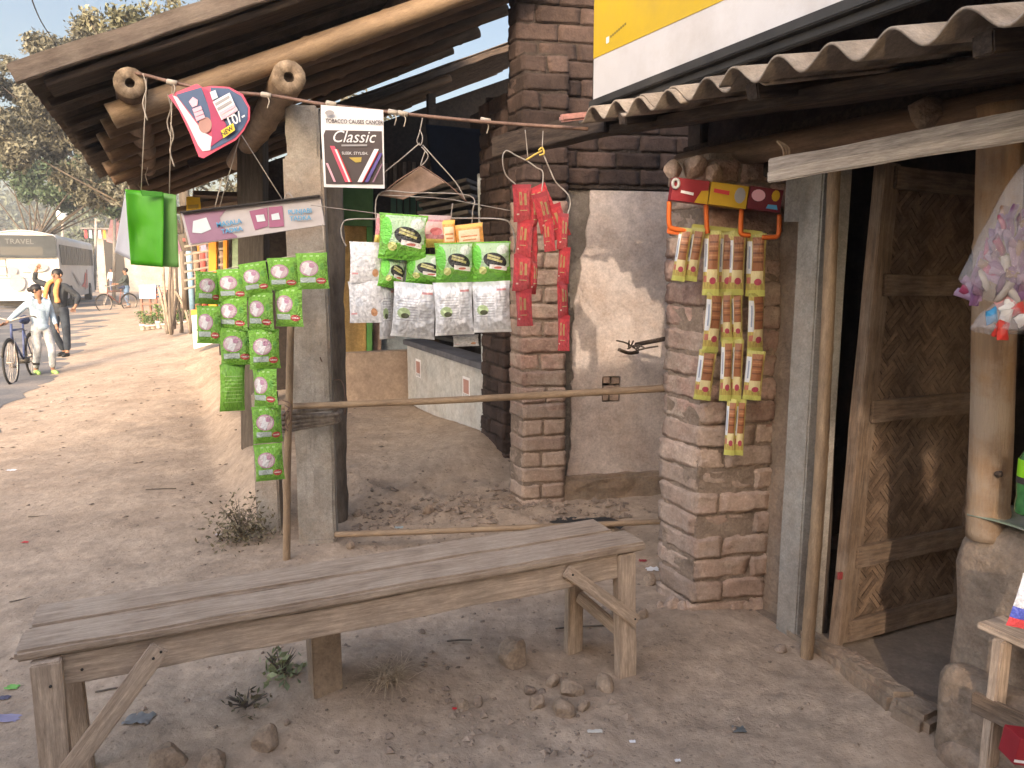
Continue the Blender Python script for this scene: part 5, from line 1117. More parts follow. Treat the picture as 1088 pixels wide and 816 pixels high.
for (a, b, c, d) in ((450, 206, 502, 193), (448, 213, 505, 200), (452, 220, 506, 209), (450, 228, 506, 217), (455, 236, 504, 226)):
    beam('sheet', PY(a, b, 6.2), PY(c, d, 6.1), .3, .03, M('grey_boards', (.24, .215, .19), (.13, .115, .10), 6, .9, .2, 20), shf)
shf2 = empty('book_rack', PY(425, 220, 6.6), 'dim rack of greenish packets and rags in the dark stall', 'rack')
for k in range(9):
    beam('rag', PY(405+k*5, 172+3*nz(k*.7, 1), 6.7), PY(404+k*5, 200+4*nz(k, 5), 6.7), .03, .01, (m_dwood, M('dull_rag', (.20, .17, .14), (.1, .085, .07), 8, .9, .3, 20))[k % 2], shf2, up=V((0, 1, 0)))
for k in range(5): beam('packet', PY(418+k*7, 208, 6.6), PY(418+k*7, 228, 6.6), .045, .02, C3('dim_green', (.04, .10, .08), .6), shf2, up=V((0, 1, 0)))
prism('left_post', PY(352, 400, 7.6)-UP*1.0, ux, vx, .07, .07, 0, 3, m_dwood, stl)
# second lean-to roof
rf2 = empty('second_roof', SN(8, 1, 2.8), 'darker second lean-to roof beyond the first with a slit of sky between', 'roof')
def RP2(s, n, dz=0): return SN(s, n, 3.06+.42*(n-1.66)+dz)
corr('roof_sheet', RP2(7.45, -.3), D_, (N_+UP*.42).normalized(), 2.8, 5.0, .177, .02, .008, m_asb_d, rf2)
for s in (7.6, 8.3, 9.0): bamboo('rafter', RP2(s, -.2, -.09), RP2(s, 2.7, -.09), .045, m_bamboo_d, rf2, bend=.03)
beam('edge_pole', RP2(7.42, 0.2, -.05), RP2(7.42, 4.2, -.02), .05, .06, m_dwood, rf2, rough=.01)
for (n,) in ((.78,), (1.4,), (2.5,)): prism('roof_post', SN(7.7, n, 0), N_, D_, .08, .08, -.2, 2.98+.42*(n-1.66)-.08, m_dwood, rf2)
# ---- shed further along with orange posts
sh = empty('roadside_shed', SN(10.5, .6, -.1), 'dim roadside shed with orange posts and pale green panel', 'stall')
def vbar(name, px, y0, y1, Y, w, d, mat, par): return beam(name, PY(px, y0, Y), PY(px, y1, Y), w, d, mat, par, up=V((0, 1, 0)))
vbar('orange_post', 227, 345, 222, 10.0, .10, .08, C3('orange_paint', (.75, .26, .02), .6), sh); vbar('orange_post', 240, 345, 222, 10.4, .055, .06, C3('orange_paint2', (.75, .26, .02), .6), sh)
vbar('green_panel', 256, 352, 225, 10.2, .22, .05, M('pale_green_paint', (.30, .42, .30), (.24, .34, .24), 3, .7, .1, 10), sh); vbar('brown_panel', 247, 345, 225, 10.5, .12, .05, m_bark, sh)
prism('back_wall', SN(12.2, .6, 0), N_, D_, 4, .1, -.3, 2.0, m_dk, sh)
beam('roof_edge', PY(190, 225, 9.6), PY(290, 206, 9.8), .5, .06, m_edge, sh); beam('roof_slab', SN(9.6, 1.5, 2.35), SN(13, 1.5, 2.35), 2.4, .05, m_asb_d, sh)
for k in range(6): beam('slat', PY(196, 262+k*9, 10.6), PY(262, 252+k*8, 10.6), .03, .03, M('slat_wood', (.33, .28, .24), (.2, .17, .14), 5, .9, .3, 20), sh)
for k in range(8):
    p = PY(196+k*7, 300+3*nz(k, 2), 11.2); tube('bundle', [p-UP*.4, p+UP*.45+V((.05*nz(k, 1), 0, 0))], .045, [m_bark, C3('blue_rag', (.2, .34, .48), .9), m_mwood, C3('red_rag', (.35, .08, .07), .9)][k % 4], sh, 6)
# white signs
yb = Board('yellow_sign', 9.2, [(198, 209), (212, 208), (214, 225), (198, 226)], c_yel, 'small yellow card sign hanging under the far shed roof edge', 'sign'); yb.add('print_line', [(200, 218), (211, 217), (211, 221), (200, 222)], c_gold)
tube('string', [PY(205, 208, 9.2), PY(206, 196, 9.2)], .006, m_string, yb.root, 4)
wb = Board('white_sign', 12.6, [(203, 331), (232, 328), (236, 362), (206, 371)], C3('white_board', (.60, .58, .55)), 'white sign board leaning with an orange cap, left of the green sachets', 'sign', thick=.03)
wb.add('orange_cap', [(203, 324), (232, 321), (232, 332), (203, 335)], c_org); wb.text('T', 211, 356, 8, c_blk, bold=.004)
# ================================================================= STREET
# pole and stick heap
g = G(184, 352); o = tube('pole', [g-UP*.1, PY(183, 262, g.y)], [.07, .055], m_bark, None, 8); tag(o, 'bare wooden pole standing by the flower pots at the roadside', 'pole')
hp = empty('stick_heap', G(204, 352), 'heap of leaning sticks and branches beside the shed', 'sticks'); gh = G(204, 352)
for k in range(26):
    a = gh+V((random.uniform(-.5, .6), random.uniform(-.3, .3), -.05)); b = a+V((random.uniform(-.25, .35), random.uniform(-.2, .2), random.uniform(.9, 1.9)))
    tube('stick', smoothpts([a, a.lerp(b, .5)+V((random.uniform(-.08, .08), 0, 0)), b], 3), [.03]*6+[.015], [m_bark, M('pale_stick', (.38, .31, .25), (.2, .16, .12), 9, .9, .2, 20)][k % 2], hp, 5)
# cart / bench frame with blue-white box
g = G(167, 345)
cart = empty('wooden_rack', g, 'brown wooden rack frame behind the row of flower pots', 'rack')
cw_ = M('red_brown_wood', (.27, .13, .10), (.18, .09, .07), 5, .85, .2, 20)
def CP(a, b, z): return g+V((a, b, z))
for a in (-.38, .02, .55): beam('upright', CP(a, 0, -.02), CP(a, 0, 1.0 if a > 0 else .85), .05, .05, cw_, cart, up=V((0, 1, 0)))
for a in (-.38, .55): beam('upright', CP(a, .5, -.02), CP(a, .5, .8), .05, .05, cw_, cart, up=V((0, 1, 0)))
for z in (.25, .55, .8): beam('crosspiece', CP(-.4, 0, z), CP(.57, 0, z+.02), .04, .05, cw_, cart)
for z in (.25, .55): beam('shelf', CP(-.4, .25, z), CP(.57, .25, z), .5, .02, cw_, cart)
for z in (.9, 1.0, .7): beam('back_slat', CP(.02, .03, z), CP(.57, .03, z), .02, .05, C3('dusty_rose', (.42, .2, .18), .8), cart)
bb_ = Board('blue_box', g.y-.05, [(148, 303), (165, 303), (165, 317), (148, 317)], c_lbl, 'pale blue lettered box on the far wooden rack', 'box', thick=.3)
for k in range(3): bb_.add('print_line', [(150, 306+k*4), (163, 306+k*4), (163, 308+k*4), (150, 308+k*4)], c_wht)
m_pot = C3('white_pot', (.70, .68, .66), .7); m_pl = M('pot_plant_leaf', (.11, .19, .055), (.05, .09, .03), 20, .8, 0, island=.5)
pot0 = None
for k in range(9):
    p = G(152+k*5.6, 351-.5*k)
    if pot0 is None:
        pot0 = empty('flower_pot', p, 'white flower pot in the roadside row at the foot of the rack', 'flower pot', 'white pots in a row at the roadside')
        lathe('pot', [(.055, 0), (.075, .12), (.082, .12), (.082, .15), (.07, .15)], p, m_pot, pot0, 10)
        rs = np.random.RandomState(3); vs = []; fs = []
        for q in range(160):
            c = np.array(p)+np.array([rs.normal(0, .07), rs.normal(0, .07), .2+rs.rand()*.28]); d1 = rs.normal(0, 1, 3); d1 /= np.linalg.norm(d1); d2 = np.cross(d1, rs.normal(0, 1, 3)); d2 /= np.linalg.norm(d2); o_ = len(vs)
            vs += [tuple(c-d1*.035), tuple(c+d2*.014), tuple(c+d1*.035), tuple(c-d2*.014)]; fs.append((o_, o_+1, o_+2, o_+3))
        link('foliage', mesh('foliage', vs, fs), m_pl, pot0)
    else: c = copy_tree(pot0); c.location = p; c.rotation_euler = (0, 0, k*1.3); c.scale = (1, 1, random.uniform(.7, 1.3))
# far row of stalls
fsx = [(26, 1.2, 3.2, 2.6, (.42, .40, .38), (.30, .10, .09), 'far stall with maroon cloth awning beside the road'), (31, .6, 4, 2.9, (.62, .62, .60), (.10, .22, .36), 'far stall with blue tarpaulin roof'), (38, .2, 6, 3.4, (.48, .46, .43), (.3, .28, .26), 'far pale building at the end of the stall row'), (60, -4.6, 8, 4.4, (.42, .38, .34), (.25, .23, .22), 'farthest whitewashed building beyond the bus')]
for s, n, L_, H_, wc, rc, lab in fsx:
    r = empty('far_building' if s > 35 else 'far_stall', SN(s, n, -.25), lab, 'building' if s > 35 else 'stall')
    wmx = M('wall_paint_%d' % s, wc, tuple(x*.8 for x in wc), 1, .9, .1, 5); rmx = M('roof_cloth_%d' % s, rc, tuple(x*.7 for x in rc), 1, .9, .1, 5)
    prism('wall', SN(s, n, 0), N_, D_, 5, L_, -.3, H_-.3, wmx, r, bevel=0)
    prism('doorway', SN(s-.03, n+.5, 0), N_, D_, 1.2, .06, -.25, H_-1.0, m_iron, r, bevel=0); prism('opening', SN(s+.5, n-.03, 0), D_, N_, L_-1.0, .06, .5, H_-.9, m_iron, r, bevel=0)
    prism('roof', SN(s-.4, n-.8, 0), N_, D_, 6.5, L_+.8, H_-.3, H_-.2, rmx, r, bevel=0)
    for k in range(5): beam('hanging_cloth', SN(s-.3+.5*k*0, n-.5+.28*k, H_-.35), SN(s-.3, n-.5+.28*k, H_-.9-.3*abs(nz(k, s))), .16, .02, [c_red, c_lbl, c_mau, c_wht, c_org][(k+int(s)) % 5], r, up=D_)
for k, (px, py0, py1, Y, r_, lab) in enumerate(((121, 312, 228, 38, .08, 'thin far pole with faded pink banner'), (101, 300, 232, 44, .07, 'slim lamp pole behind the bus front'), (66, 300, 205, 52, .08, 'far pole with a white lamp above the bus roof'))):
    ro = empty('lamp_pole' if k else 'banner_pole', PY(px, py0, Y), lab, 'pole'); tube('pole', [PY(px, py0+8, Y), PY(px+1, py1, Y)], r_, m_conc_g, ro, 8)
    if k == 0: beam('banner', PY(118, 258, Y), PY(124, 226, Y), .45, .03, C3('faded_pink_banner', (.55, .30, .32), .9), ro, up=V((0, 1, 0)))
    if k == 2: lathe('lamp', [(.25, 0), (.32, .2), (.32, .75), (.1, .9)], PY(66, 234, Y), C3('lamp_white', (.8, .79, .75)), ro, 10)
    if k == 1: beam('crossarm', PY(96, 236, Y), PY(107, 236, Y), .08, .08, m_iron, ro)
o = tube('overhead_wire', smoothpts([PY(30, -20, 12), PY(37, 8, 14), PY(52, 36, 18), PY(78, 70, 26), PY(120, 110, 40)], 5), .012, m_iron, None, 5); tag(o, 'black overhead cable crossing the sky at the top left', 'cable')
# ---- bus
bA = math.radians(22.5); bd = V((-math.sin(bA), math.cos(bA), 0)); bn = V((math.cos(bA), math.sin(bA), 0))
br = PY(67, 325, 33); br.z = -.22
bus = empty('bus', br, 'white tourist coach seen from behind with dark rear window and red marks', 'bus')
BW, BL, BH = 2.65, 12.5, 3.25
mwb = frame(br-bn*BW, bn, bd)    # local x across, y forwards, z up
def arc_section(w, h0, h1, crown=.16, r=.25, n=5):
    pts = [(0.02, h0), (0, h0+.3)]
    for i in range(n+1):
        t = math.pi-(math.pi/2)*i/n; pts.append((r+r*math.cos(t), h1-r+r*math.sin(t)))
    for i in range(1, 6): x = r+(w-2*r)*i/6; pts.append((x, h1+crown*math.sin(math.pi*i/6)))
    for i in range(n+1):
        t = math.pi/2-(math.pi/2)*i/n; pts.append((w-r+r*math.cos(t), h1-r+r*math.sin(t)))
    pts += [(w, h0+.3), (w-.02, h0)]; return pts
m_bus = M('bus_white_paint', (.56, .55, .55), (.46, .45, .45), 1.2, .4, 0, dirt=(.50, .46, .42), dscale=.9, damt=.35); m_glass = M('bus_glass', (.03, .035, .04), (.05, .055, .06), 1.5, .4, 0, spec=.12)
sec = arc_section(BW, .35, BH-.1); ns_ = len(sec); vs = []; fs = []
for j, (y, k_) in enumerate(((0.06, .97), (0, .99), (0.05, 1), (BL-.2, 1), (BL, .96))):
    for (x, z) in sec: vs.append(mwb @ V((BW/2+(x-BW/2)*k_, y if j != 1 else 0.0, .35+(z-.35)*k_)))
for j in range(4):
    for i in range(ns_): a = j*ns_+i; b = j*ns_+(i+1) % ns_; fs.append((a, b, b+ns_, a+ns_))
fs.append(tuple(range(ns_))); fs.append(tuple(range(4*ns_+ns_-1, 4*ns_-1, -1)))
me = mesh('body', vs, fs); bm = bmesh.new(); bm.from_mesh(me); bmesh.ops.recalc_face_normals(bm, faces=bm.faces[:]); bm.to_mesh(me); bm.free(); link('body', me, m_bus, bus)
mr = frame(mwb @ V((0, -.02, 0)), bn, UP); ms_ = frame(mwb @ V((BW+.02, 0, 0)), bd, UP)
def bpan(nm, poly, mw, mt, z0=.0, th=.02): return panel(nm, poly, mw, th, mt, bus, z0=z0)
rw = bpan('rear_window', rrect(.10, 2.15, BW-.05, 3.08, .12), mr, m_glass, .05)
m_bl = C3('window_lettering', (.12, .125, .125)); text('TRAVEL', .30, mr, .75, 2.72, m_bl, rw, z=.075, name='lettering'); bpan('window_dust', rrect(.55, 2.25, 2.1, 2.6, .08), mr, C3('dust_on_glass', (.055, .055, .053)), .071, .003)
bpan('ladder', rect(.30, 1.35, .33, 2.1), mr, m_iron, .06); bpan('ladder', rect(.70, 1.35, .73, 2.1), mr, m_iron, .06)
for z in (1.38, 1.75, 2.07): bpan('ladder', rect(.33, z, .70, z+.03), mr, m_iron, .06)
for pts in (ellp(1.85, 1.75, .38, .2, 16), ellp(1.05, 1.1, .3, .35, 14), ellp(.9, 1.6, .2, .2, 12)): bpan('smudge', pts, mr, C3('grey_smudge', (.30, .28, .275)), .052, .004)
bpan('seam', rect(.05, 1.28, BW-.05, 1.30), mr, m_iron, .052, .004); bpan('handle', rect(1.3, 1.5, 1.6, 1.54), mr, m_iron, .06)
for x in (.12, BW-.22): bpan('tail_light', rrect(x-.06, .75, x+.14, 1.25, .05), mr, c_red, .055)
bpan('bumper', rect(0, .35, BW, .62), mr, m_bus, .06, .08)
for k in range(7):
    x = .45+k*1.62; bpan('side_window', [(x, 1.85), (x+1.5, 1.85), (x+1.5, 2.72), (x, 2.72)] if k else [(x, 1.85), (x+1.5, 1.85), (x+1.5, 2.72), (x-.2, 2.72)], ms_, m_glass, .0)
    bpan('window_bar', rect(x+.72, 1.87, x+.76, 2.7), ms_, m_bl, .022, .01)
for pts, c in (([(3.5, 1.5), (4.0, 1.45), (6.2, .9), (5.4, .85)], c_gry), ([(6.2, .8), (7.6, .7), (8.4, 1.4), (8.0, 1.5), (7.3, 1.0)], c_red), ([(7.4, .6), (8.7, .7), (8.9, 1.6), (8.6, 1.65), (8.3, 1.0)], C3('faded_red', (.5, .2, .2)))): bpan('side_graphic', pts, ms_, c, .003, .008)
def wheel(x, y, nm='wheel'):
    c = mwb @ V((x, y, .45)); t = tube(nm, [c-bn*.14, c+bn*.14], .47, m_rubber, bus, 20); tube('hub', [c+bn*.142, c+bn*.16], .2, m_conc_g, t, 12)
for y in (2.7, 9.6): wheel(BW-.10, y); wheel(.12, y)
bpan('underbody', rect(.2, .12, BW-.2, .36), mr, m_iron, -.9, .5)
# ================================================================= PEOPLE
def skin_mesh(name, verts, edges, radii, mat, parent, root=0, sub=2, label=None):
    me = bpy.data.meshes.new('sk'); me.from_pydata([tuple(v) for v in verts], edges, []); ob = bpy.data.objects.new('sk', me); C.objects.link(ob)
    m = ob.modifiers.new('s', 'SKIN'); m.use_smooth_shade = True
    for i, r in enumerate(radii):
        sv = me.skin_vertices[0].data[i]; sv.radius = r if isinstance(r, tuple) else (r, r); sv.use_root = (i == root)
    s = ob.modifiers.new('u', 'SUBSURF'); s.levels = sub; s.render_levels = sub
    dg = bpy.context.evaluated_depsgraph_get(); out = bpy.data.meshes.new_from_object(ob.evaluated_get(dg)); out.name = name
    bpy.data.objects.remove(ob); shade(out)
    return out
def person(loc, yaw, J, label, skin, top, bottom, shoe, hair, H=1.7, head_yaw=0, bun=False, scarf=None, hood=None):
    """J: joint positions in body space (x right, y forward, z up, metres for a 1.7 m figure)"""
    r = empty('person', loc, label, 'person'); k = H/1.7
    T = Matrix.Translation(loc) @ Matrix.Rotation(yaw, 4, 'Z') @ Matrix.Scale(k, 4)
    j = {n: V(p) for n, p in J.items()}
    names = ['pelvis', 'spine', 'chest', 'neck', 'chin', 'head', 'crown', 'shL', 'elL', 'wrL', 'paL', 'shR', 'elR', 'wrR', 'paR', 'hiL', 'knL', 'anL', 'toL', 'hiR', 'knR', 'anR', 'toR']
    vi = {n: i for i, n in enumerate(names)}
    rad = dict(pelvis=.085, spine=.08, chest=.095, neck=.052, chin=.065, head=.088, crown=.07, shL=.055, elL=.04, wrL=.026, paL=.034, shR=.055, elR=.04, wrR=.026, paR=.034, hiL=.085, knL=.056, anL=.036, toL=.035, hiR=.085, knR=.056, anR=.036, toR=.035)
    ed = [('pelvis', 'spine'), ('spine', 'chest'), ('chest', 'neck'), ('neck', 'chin'), ('chin', 'head'), ('head', 'crown')]
    for s in 'LR': ed += [('chest', 'sh'+s), ('sh'+s, 'el'+s), ('el'+s, 'wr'+s), ('wr'+s, 'pa'+s), ('pelvis', 'hi'+s), ('hi'+s, 'kn'+s), ('kn'+s, 'an'+s), ('an'+s, 'to'+s)]
    me = skin_mesh('body', [j[n] for n in names], [(vi[a], vi[b]) for a, b in ed], [rad[n] for n in names], skin, r)
    bm = bmesh.new(); bm.from_mesh(me)
    geos = []
    hc = j['head']; R = Matrix.Rotation(head_yaw, 3, 'Z'); hf = R @ V((0, 1, 0)); hr = R @ V((1, 0, 0))
    geos.append(tube_geo([hc+hf*.075+UP*.012, hc+hf*.10-UP*.02, hc+hf*.085-UP*.035], [.010, .016, .012], 6))       # nose
    for s in (-1, 1): geos.append(tube_geo([hc+hr*s*.082+UP*.02, hc+hr*s*.098-UP*.0, hc+hr*s*.084-UP*.035], [.012, .018, .010], 6))   # ears
    for s in 'LR':
        w_, p_ = j['wr'+s], j['pa'+s]; d = (p_-w_).normalized(); sd = d.orthogonal().normalized()
        for q in range(4):
            b = p_+d*.02+sd*(q-1.5)*.017; L_ = (.062, .072, .068, .052)[q]; dn = d.cross(sd)
            geos.append(tube_geo([b-d*.02, b+d*L_*.5+dn*.006, b+d*L_*.9+dn*.022], [.0095, .0085, .006], 6))
        b = p_-d*.01+sd*.03; geos.append(tube_geo([b, b+sd*.02+d*.025, b+sd*.022+d*.05], [.011, .010, .007], 6))
    v, f = multi(geos); tmp = mesh('t', v, f, True); bm.from_mesh(tmp); bm.to_mesh(me); bm.free(); shade(me)
    link('body', me, skin, r, T)
    def cover(name, chain_edges, add, mt, override={}, sub=2, root=None):
        ns2 = []; 
        for a, b in chain_edges:
            for n in (a, b):
                if n not in ns2: ns2.append(n)
        m2 = skin_mesh(name, [override.get(n, (j.get(n),))[0] if n in override else j[n] for n in ns2], [(ns2.index(a), ns2.index(b)) for a, b in chain_edges], [(override[n][1] if n in override else rad[n]+add) for n in ns2], mt, r, root=ns2.index(root) if root else 0, sub=sub)
        return link(name, m2, mt, r, T)
    sl = []
    ov = {}
    for s in 'LR': sl += [('chest', 'sh'+s), ('sh'+s, 'el'+s), ('el'+s, 'cu'+s)]; ov['cu'+s] = (j['el'+s].lerp(j['wr'+s], .88), .04); ov['el'+s] = (j['el'+s], .056); ov['sh'+s] = (j['sh'+s], .075)
    ov['hem'] = (j['pelvis']-UP*.10, (.16, .14)); ov['spine'] = (j['spine'], (.14, .115)); ov['chest'] = (j['chest'], (.155, .125)); ov['col'] = (j['chest'].lerp(j['neck'], .75), .075)
    cover('top', [('hem', 'pelvis'), ('pelvis', 'spine'), ('spine', 'chest'), ('chest', 'col')]+sl, .03, top, {**ov, 'pelvis': (j['pelvis'], (.16, .14))}, root='spine')
    ov = {'waist': (j['pelvis']+UP*.10, (.135, .12)), 'pelvis': (j['pelvis'], (.14, .125))}
    pe = [('waist', 'pelvis')]
    for s in 'LR': pe += [('pelvis', 'hi'+s), ('hi'+s, 'kn'+s), ('kn'+s, 'cf'+s)]; ov['cf'+s] = (j['kn'+s].lerp(j['an'+s], .93), .062); ov['kn'+s] = (j['kn'+s], .075); ov['hi'+s] = (j['hi'+s], .10)
    cover('trousers', pe, .02, bottom, ov, root='pelvis')
    for s in 'LR':
        cover('shoe', [('he'+s, 'mi'+s), ('mi'+s, 'ti'+s)], .01, shoe, {'he'+s: (j['an'+s]+V((0, -.03, -.035)), .046), 'mi'+s: (j['an'+s].lerp(j['to'+s], .6), .044), 'ti'+s: (j['to'+s]+(j['to'+s]-j['an'+s]).normalized()*.03, .034)})
    bmh = bmesh.new(); bmesh.ops.create_icosphere(bmh, subdivisions=3, radius=1)
    for v_ in bmh.verts:
        c = v_.co.copy()
        v_.co = hc+UP*.032+R @ V((c.x*.098, c.y*.100-.030, c.z*.098))+c*.008*noise.noise(c*9)
    link('hair', finish(bmh, 'hair', smooth=True), hair, r, T)
    if bun: 
        bmh = bmesh.new(); bmesh.ops.create_icosphere(bmh, subdivisions=2, radius=.048)
        for v_ in bmh.verts: v_.co = hc-hf*.14+UP*.02+V((v_.co.x, v_.co.y*1.3, v_.co.z))
        link('hair_bun', finish(bmh, 'hair_bun', smooth=True), hair, r, T)
    mk = []
    for s in (-1, 1): mk.append(tube_geo([hc+hf*.083+hr*s*.032+UP*.012, hc+hf*.087+hr*s*.032+UP*.012], .009, 8))
    v, f = multi(mk); link('eyes', mesh('eyes', v, f), C3('eye_dark', (.03, .02, .02), .4), r, T)
    v, f = tube_geo([hc+hf*.085+hr*-.022-UP*.048, hc+hf*.09-UP*.05, hc+hf*.085+hr*.022-UP*.048], .006, 6); link('mouth', mesh('mouth', v, f), C3('lip', (.30, .10, .08), .6), r, T)
    if scarf:
        ch = j['chest']
        pts = [ch+V((-.10, .15, -.22)), ch+V((-.09, .16, .0)), ch+V((-.09, .08, .17)), ch+V((0, -.06, .22)), ch+V((.10, .07, .17)), ch+V((.13, .15, .02)), ch+V((.17, .16, -.2)), ch+V((.20, .14, -.38))]
        sp_ = smoothpts(pts, 5); v, f = tube_geo(sp_, [.045+.012*nz(i*.5, 1) for i in range(len(sp_))], 8); link('scarf', mesh('scarf', v, f, True), scarf, r, T)
    if hood:
        ch = j['neck']; pts = [ch+V((-.10, .03, -.03)), ch+V((-.06, -.10, .01)), ch+V((.06, -.10, .01)), ch+V((.10, .03, -.03))]; v, f = tube_geo(smoothpts(pts, 4), .038, 8); link('hood', mesh('hood', v, f, True), hood, r, T)
    return r
def stand(arms, legs=None, lean=0):
    J = dict(pelvis=(0, 0, .93), spine=(0, .0+lean*.3, 1.10), chest=(0, .0+lean*.7, 1.29), neck=(0, -.005+lean, 1.46), chin=(0, .02+lean, 1.52), head=(0, .01+lean, 1.60), crown=(0, 0+lean, 1.66),
             shL=(-.17, 0+lean*.8, 1.38), shR=(.17, 0+lean*.8, 1.38), hiL=(-.09, 0, .88), hiR=(.09, 0, .88), knL=(-.10, .03, .49), knR=(.10, .03, .49), anL=(-.10, -.02, .09), anR=(.10, -.02, .09), toL=(-.12, .13, .035), toR=(.12, .13, .035))
    J.update(arms); J.update(legs or {}); return J
sk1 = C3('brown_skin', (.28, .15, .095), .6); hr1 = C3('black_hair', (.012, .010, .010), .5)
hk = C3('pale_blue_hoodie', (.33, .43, .52), .9, .3); tk = M('pale_loose_trousers', (.42, .44, .46), (.32, .34, .36), 9, .9, .3, 20)
lw = G(48, 398); lw.z = base_h(lw.x, lw.y)
person(lw, math.radians(-125), stand(dict(elR=(.38, -.06, 1.18), wrR=(.56, -.04, 1.02), paR=(.62, -.02, 1.0), elL=(-.24, -.04, 1.12), wrL=(-.24, .10, .92), paL=(-.24, .13, .85)), dict(knL=(-.10, .14, .50), anL=(-.10, .10, .09), toL=(-.11, .25, .035), anR=(.10, -.14, .09), toR=(.11, .01, .04), knR=(.10, .02, .49))),
       'person in a pale blue hoodie and light trousers wheeling a bicycle, hair in a bun', sk1, hk, tk, C3('lime_shoe', (.30, .50, .16), .7), hr1, H=1.43, head_yaw=math.radians(38), bun=True, hood=hk)
lm = G(68, 379); lm.z = base_h(lm.x, lm.y)
dk = M('dark_sweater', (.035, .04, .045), (.02, .022, .027), 9, .9, .3, 20)
person(lm, math.radians(170), stand(dict(elR=(.43, .08, 1.50), wrR=(.33, .13, 1.70), paR=(.29, .13, 1.74), elL=(-.40, -.05, 1.18), wrL=(-.47, .14, 1.0), paL=(-.46, .19, .95)), dict(knR=(.09, .10, .49), anR=(.06, -.10, .09), toR=(.07, .05, .04), knL=(-.13, .03, .49), anL=(-.14, .06, .09), toL=(-.16, .20, .035))),
       'person in dark sweater and orange scarf, one arm raised to the head', sk1, dk, M('dark_jeans', (.035, .045, .06), (.02, .025, .035), 9, .9, .3, 20), C3('black_shoe', (.02, .02, .02), .5), hr1, H=1.67, head_yaw=math.radians(8), scarf=C3('orange_tan_scarf', (.55, .24, .09), .9, .3))
def bicycle(loc, yaw, label, fc, k=1.0):
    b = empty('bicycle', loc, label, 'bicycle'); T = Matrix.Translation(loc) @ Matrix.Rotation(yaw, 4, 'Z') @ Matrix.Scale(k, 4)
    m_f = C3('bike_frame_%s' % label[:5].strip(), fc, .4); R_ = .335; wb_ = 1.06
    P_ = lambda x, z, y=0: T @ V((y, x, z))
    for cx, nm in ((0, 'wheel'), (wb_, 'wheel')):
        w = tube(nm, [T @ V((0, cx+R_*math.cos(a), R_+.005+R_*math.sin(a))) for a in [i*math.pi/20 for i in range(40)]], .018*k, m_rubber, b, 8, True)
        tube('rim', [T @ V((0, cx+(R_-.022)*math.cos(a), R_+.005+(R_-.022)*math.sin(a))) for a in [i*math.pi/20 for i in range(40)]], .009*k, m_wire, w, 6, True)
        v, f = multi([tube_geo([P_(cx, R_+.005, .02*(-1)**i), T @ V((0, cx+(R_-.02)*math.cos(i*math.pi/14), R_+.005+(R_-.02)*math.sin(i*math.pi/14)))], .0022*k, 4) for i in range(28)]); link('spokes', mesh('spokes', v, f), m_wire, w)
        tube('hub', [P_(cx, R_, -.05), P_(cx, R_, .05)], .022*k, m_wire, w, 8)
        ag = [math.radians(a) for a in range(20, 175, 12)]; tube('mudguard', [T @ V((0, cx+(R_+.035)*math.cos(a), R_+(R_+.035)*math.sin(a))) for a in ag], .016*k, m_iron, b, 6)
    g_ = [([(0, R_), (.42, .30)], .011), ([(0, R_), (.33, .80)], .010), ([(.42, .30), (.31, .88)], .016), ([(.42, .30), (.90, .72)], .018), ([(.335, .80), (.88, .82)], .016), ([(.905, .70), (.875, .92)], .019)]
    v, f = multi([tube_geo([P_(*p) for p in q], r*k, 8) for q, r in g_]); link('frame', mesh('frame', v, f, True), m_f, b)
    v, f = multi([tube_geo([P_(.90, .70, s*.035), P_(wb_, R_, s*.05)], .011*k, 6) for s in (-1, 1)]); link('fork', mesh('fork', v, f, True), m_wire, b)
    tube('handlebar', smoothpts([P_(.70, 1.0, -.30), P_(.80, 1.03, -.26), P_(.90, 1.0, -.10), P_(.88, .97, 0), P_(.90, 1.0, .10), P_(.80, 1.03, .26), P_(.70, 1.0, .30)], 4), .012*k, m_wire, b, 7)
    tube('saddle', smoothpts([P_(.16, .93), P_(.24, .945), P_(.34, .93), P_(.44, .925)], 4), [k*x for x in (.05, .075, .08, .078, .07, .06, .045, .035, .03, .025, .022, .02, .018)], C3('dark_blue_saddle', (.03, .04, .09), .6), b, 8)
    tube('crank', [P_(.42, .30, -.07), P_(.42, .30, .07)], .05*k, m_iron, b, 12)
    for s in (-1, 1): tube('pedal', [P_(.42+.15*s, .22, s*.08), P_(.42+.15*s, .22, s*.17)], .022*k, m_iron, b, 6); 
    v, f = multi([tube_geo([P_(.42, .30, s*.075), P_(.42+.15*s, .22, s*.085)], .009*k, 5) for s in (-1, 1)]); link('crank_arm', mesh('crank_arm', v, f), m_wire, b)
    v, f = multi([tube_geo([P_(-.12, .75, s*.07), P_(.28, .75, s*.07)], .006*k, 5) for s in (-1, 1)]+[tube_geo([P_(0, R_, s*.07), P_(0, .75, s*.07)], .006*k, 5) for s in (-1, 1)]); link('carrier', mesh('carrier', v, f), m_iron, b)
    return b
fw = G(13, 409); rb = math.radians(-105)    # front wheel contact; the machine points towards the camera-left
yawb = math.radians(197); fwd = Matrix.Rotation(yawb, 3, 'Z') @ V((0, 1, 0)); lb = fw-fwd*1.06; lb.z = base_h(fw.x, fw.y)
bicycle(lb, yawb, 'dark blue bicycle wheeled by the person in the pale hoodie', (.05, .07, .16), .97)
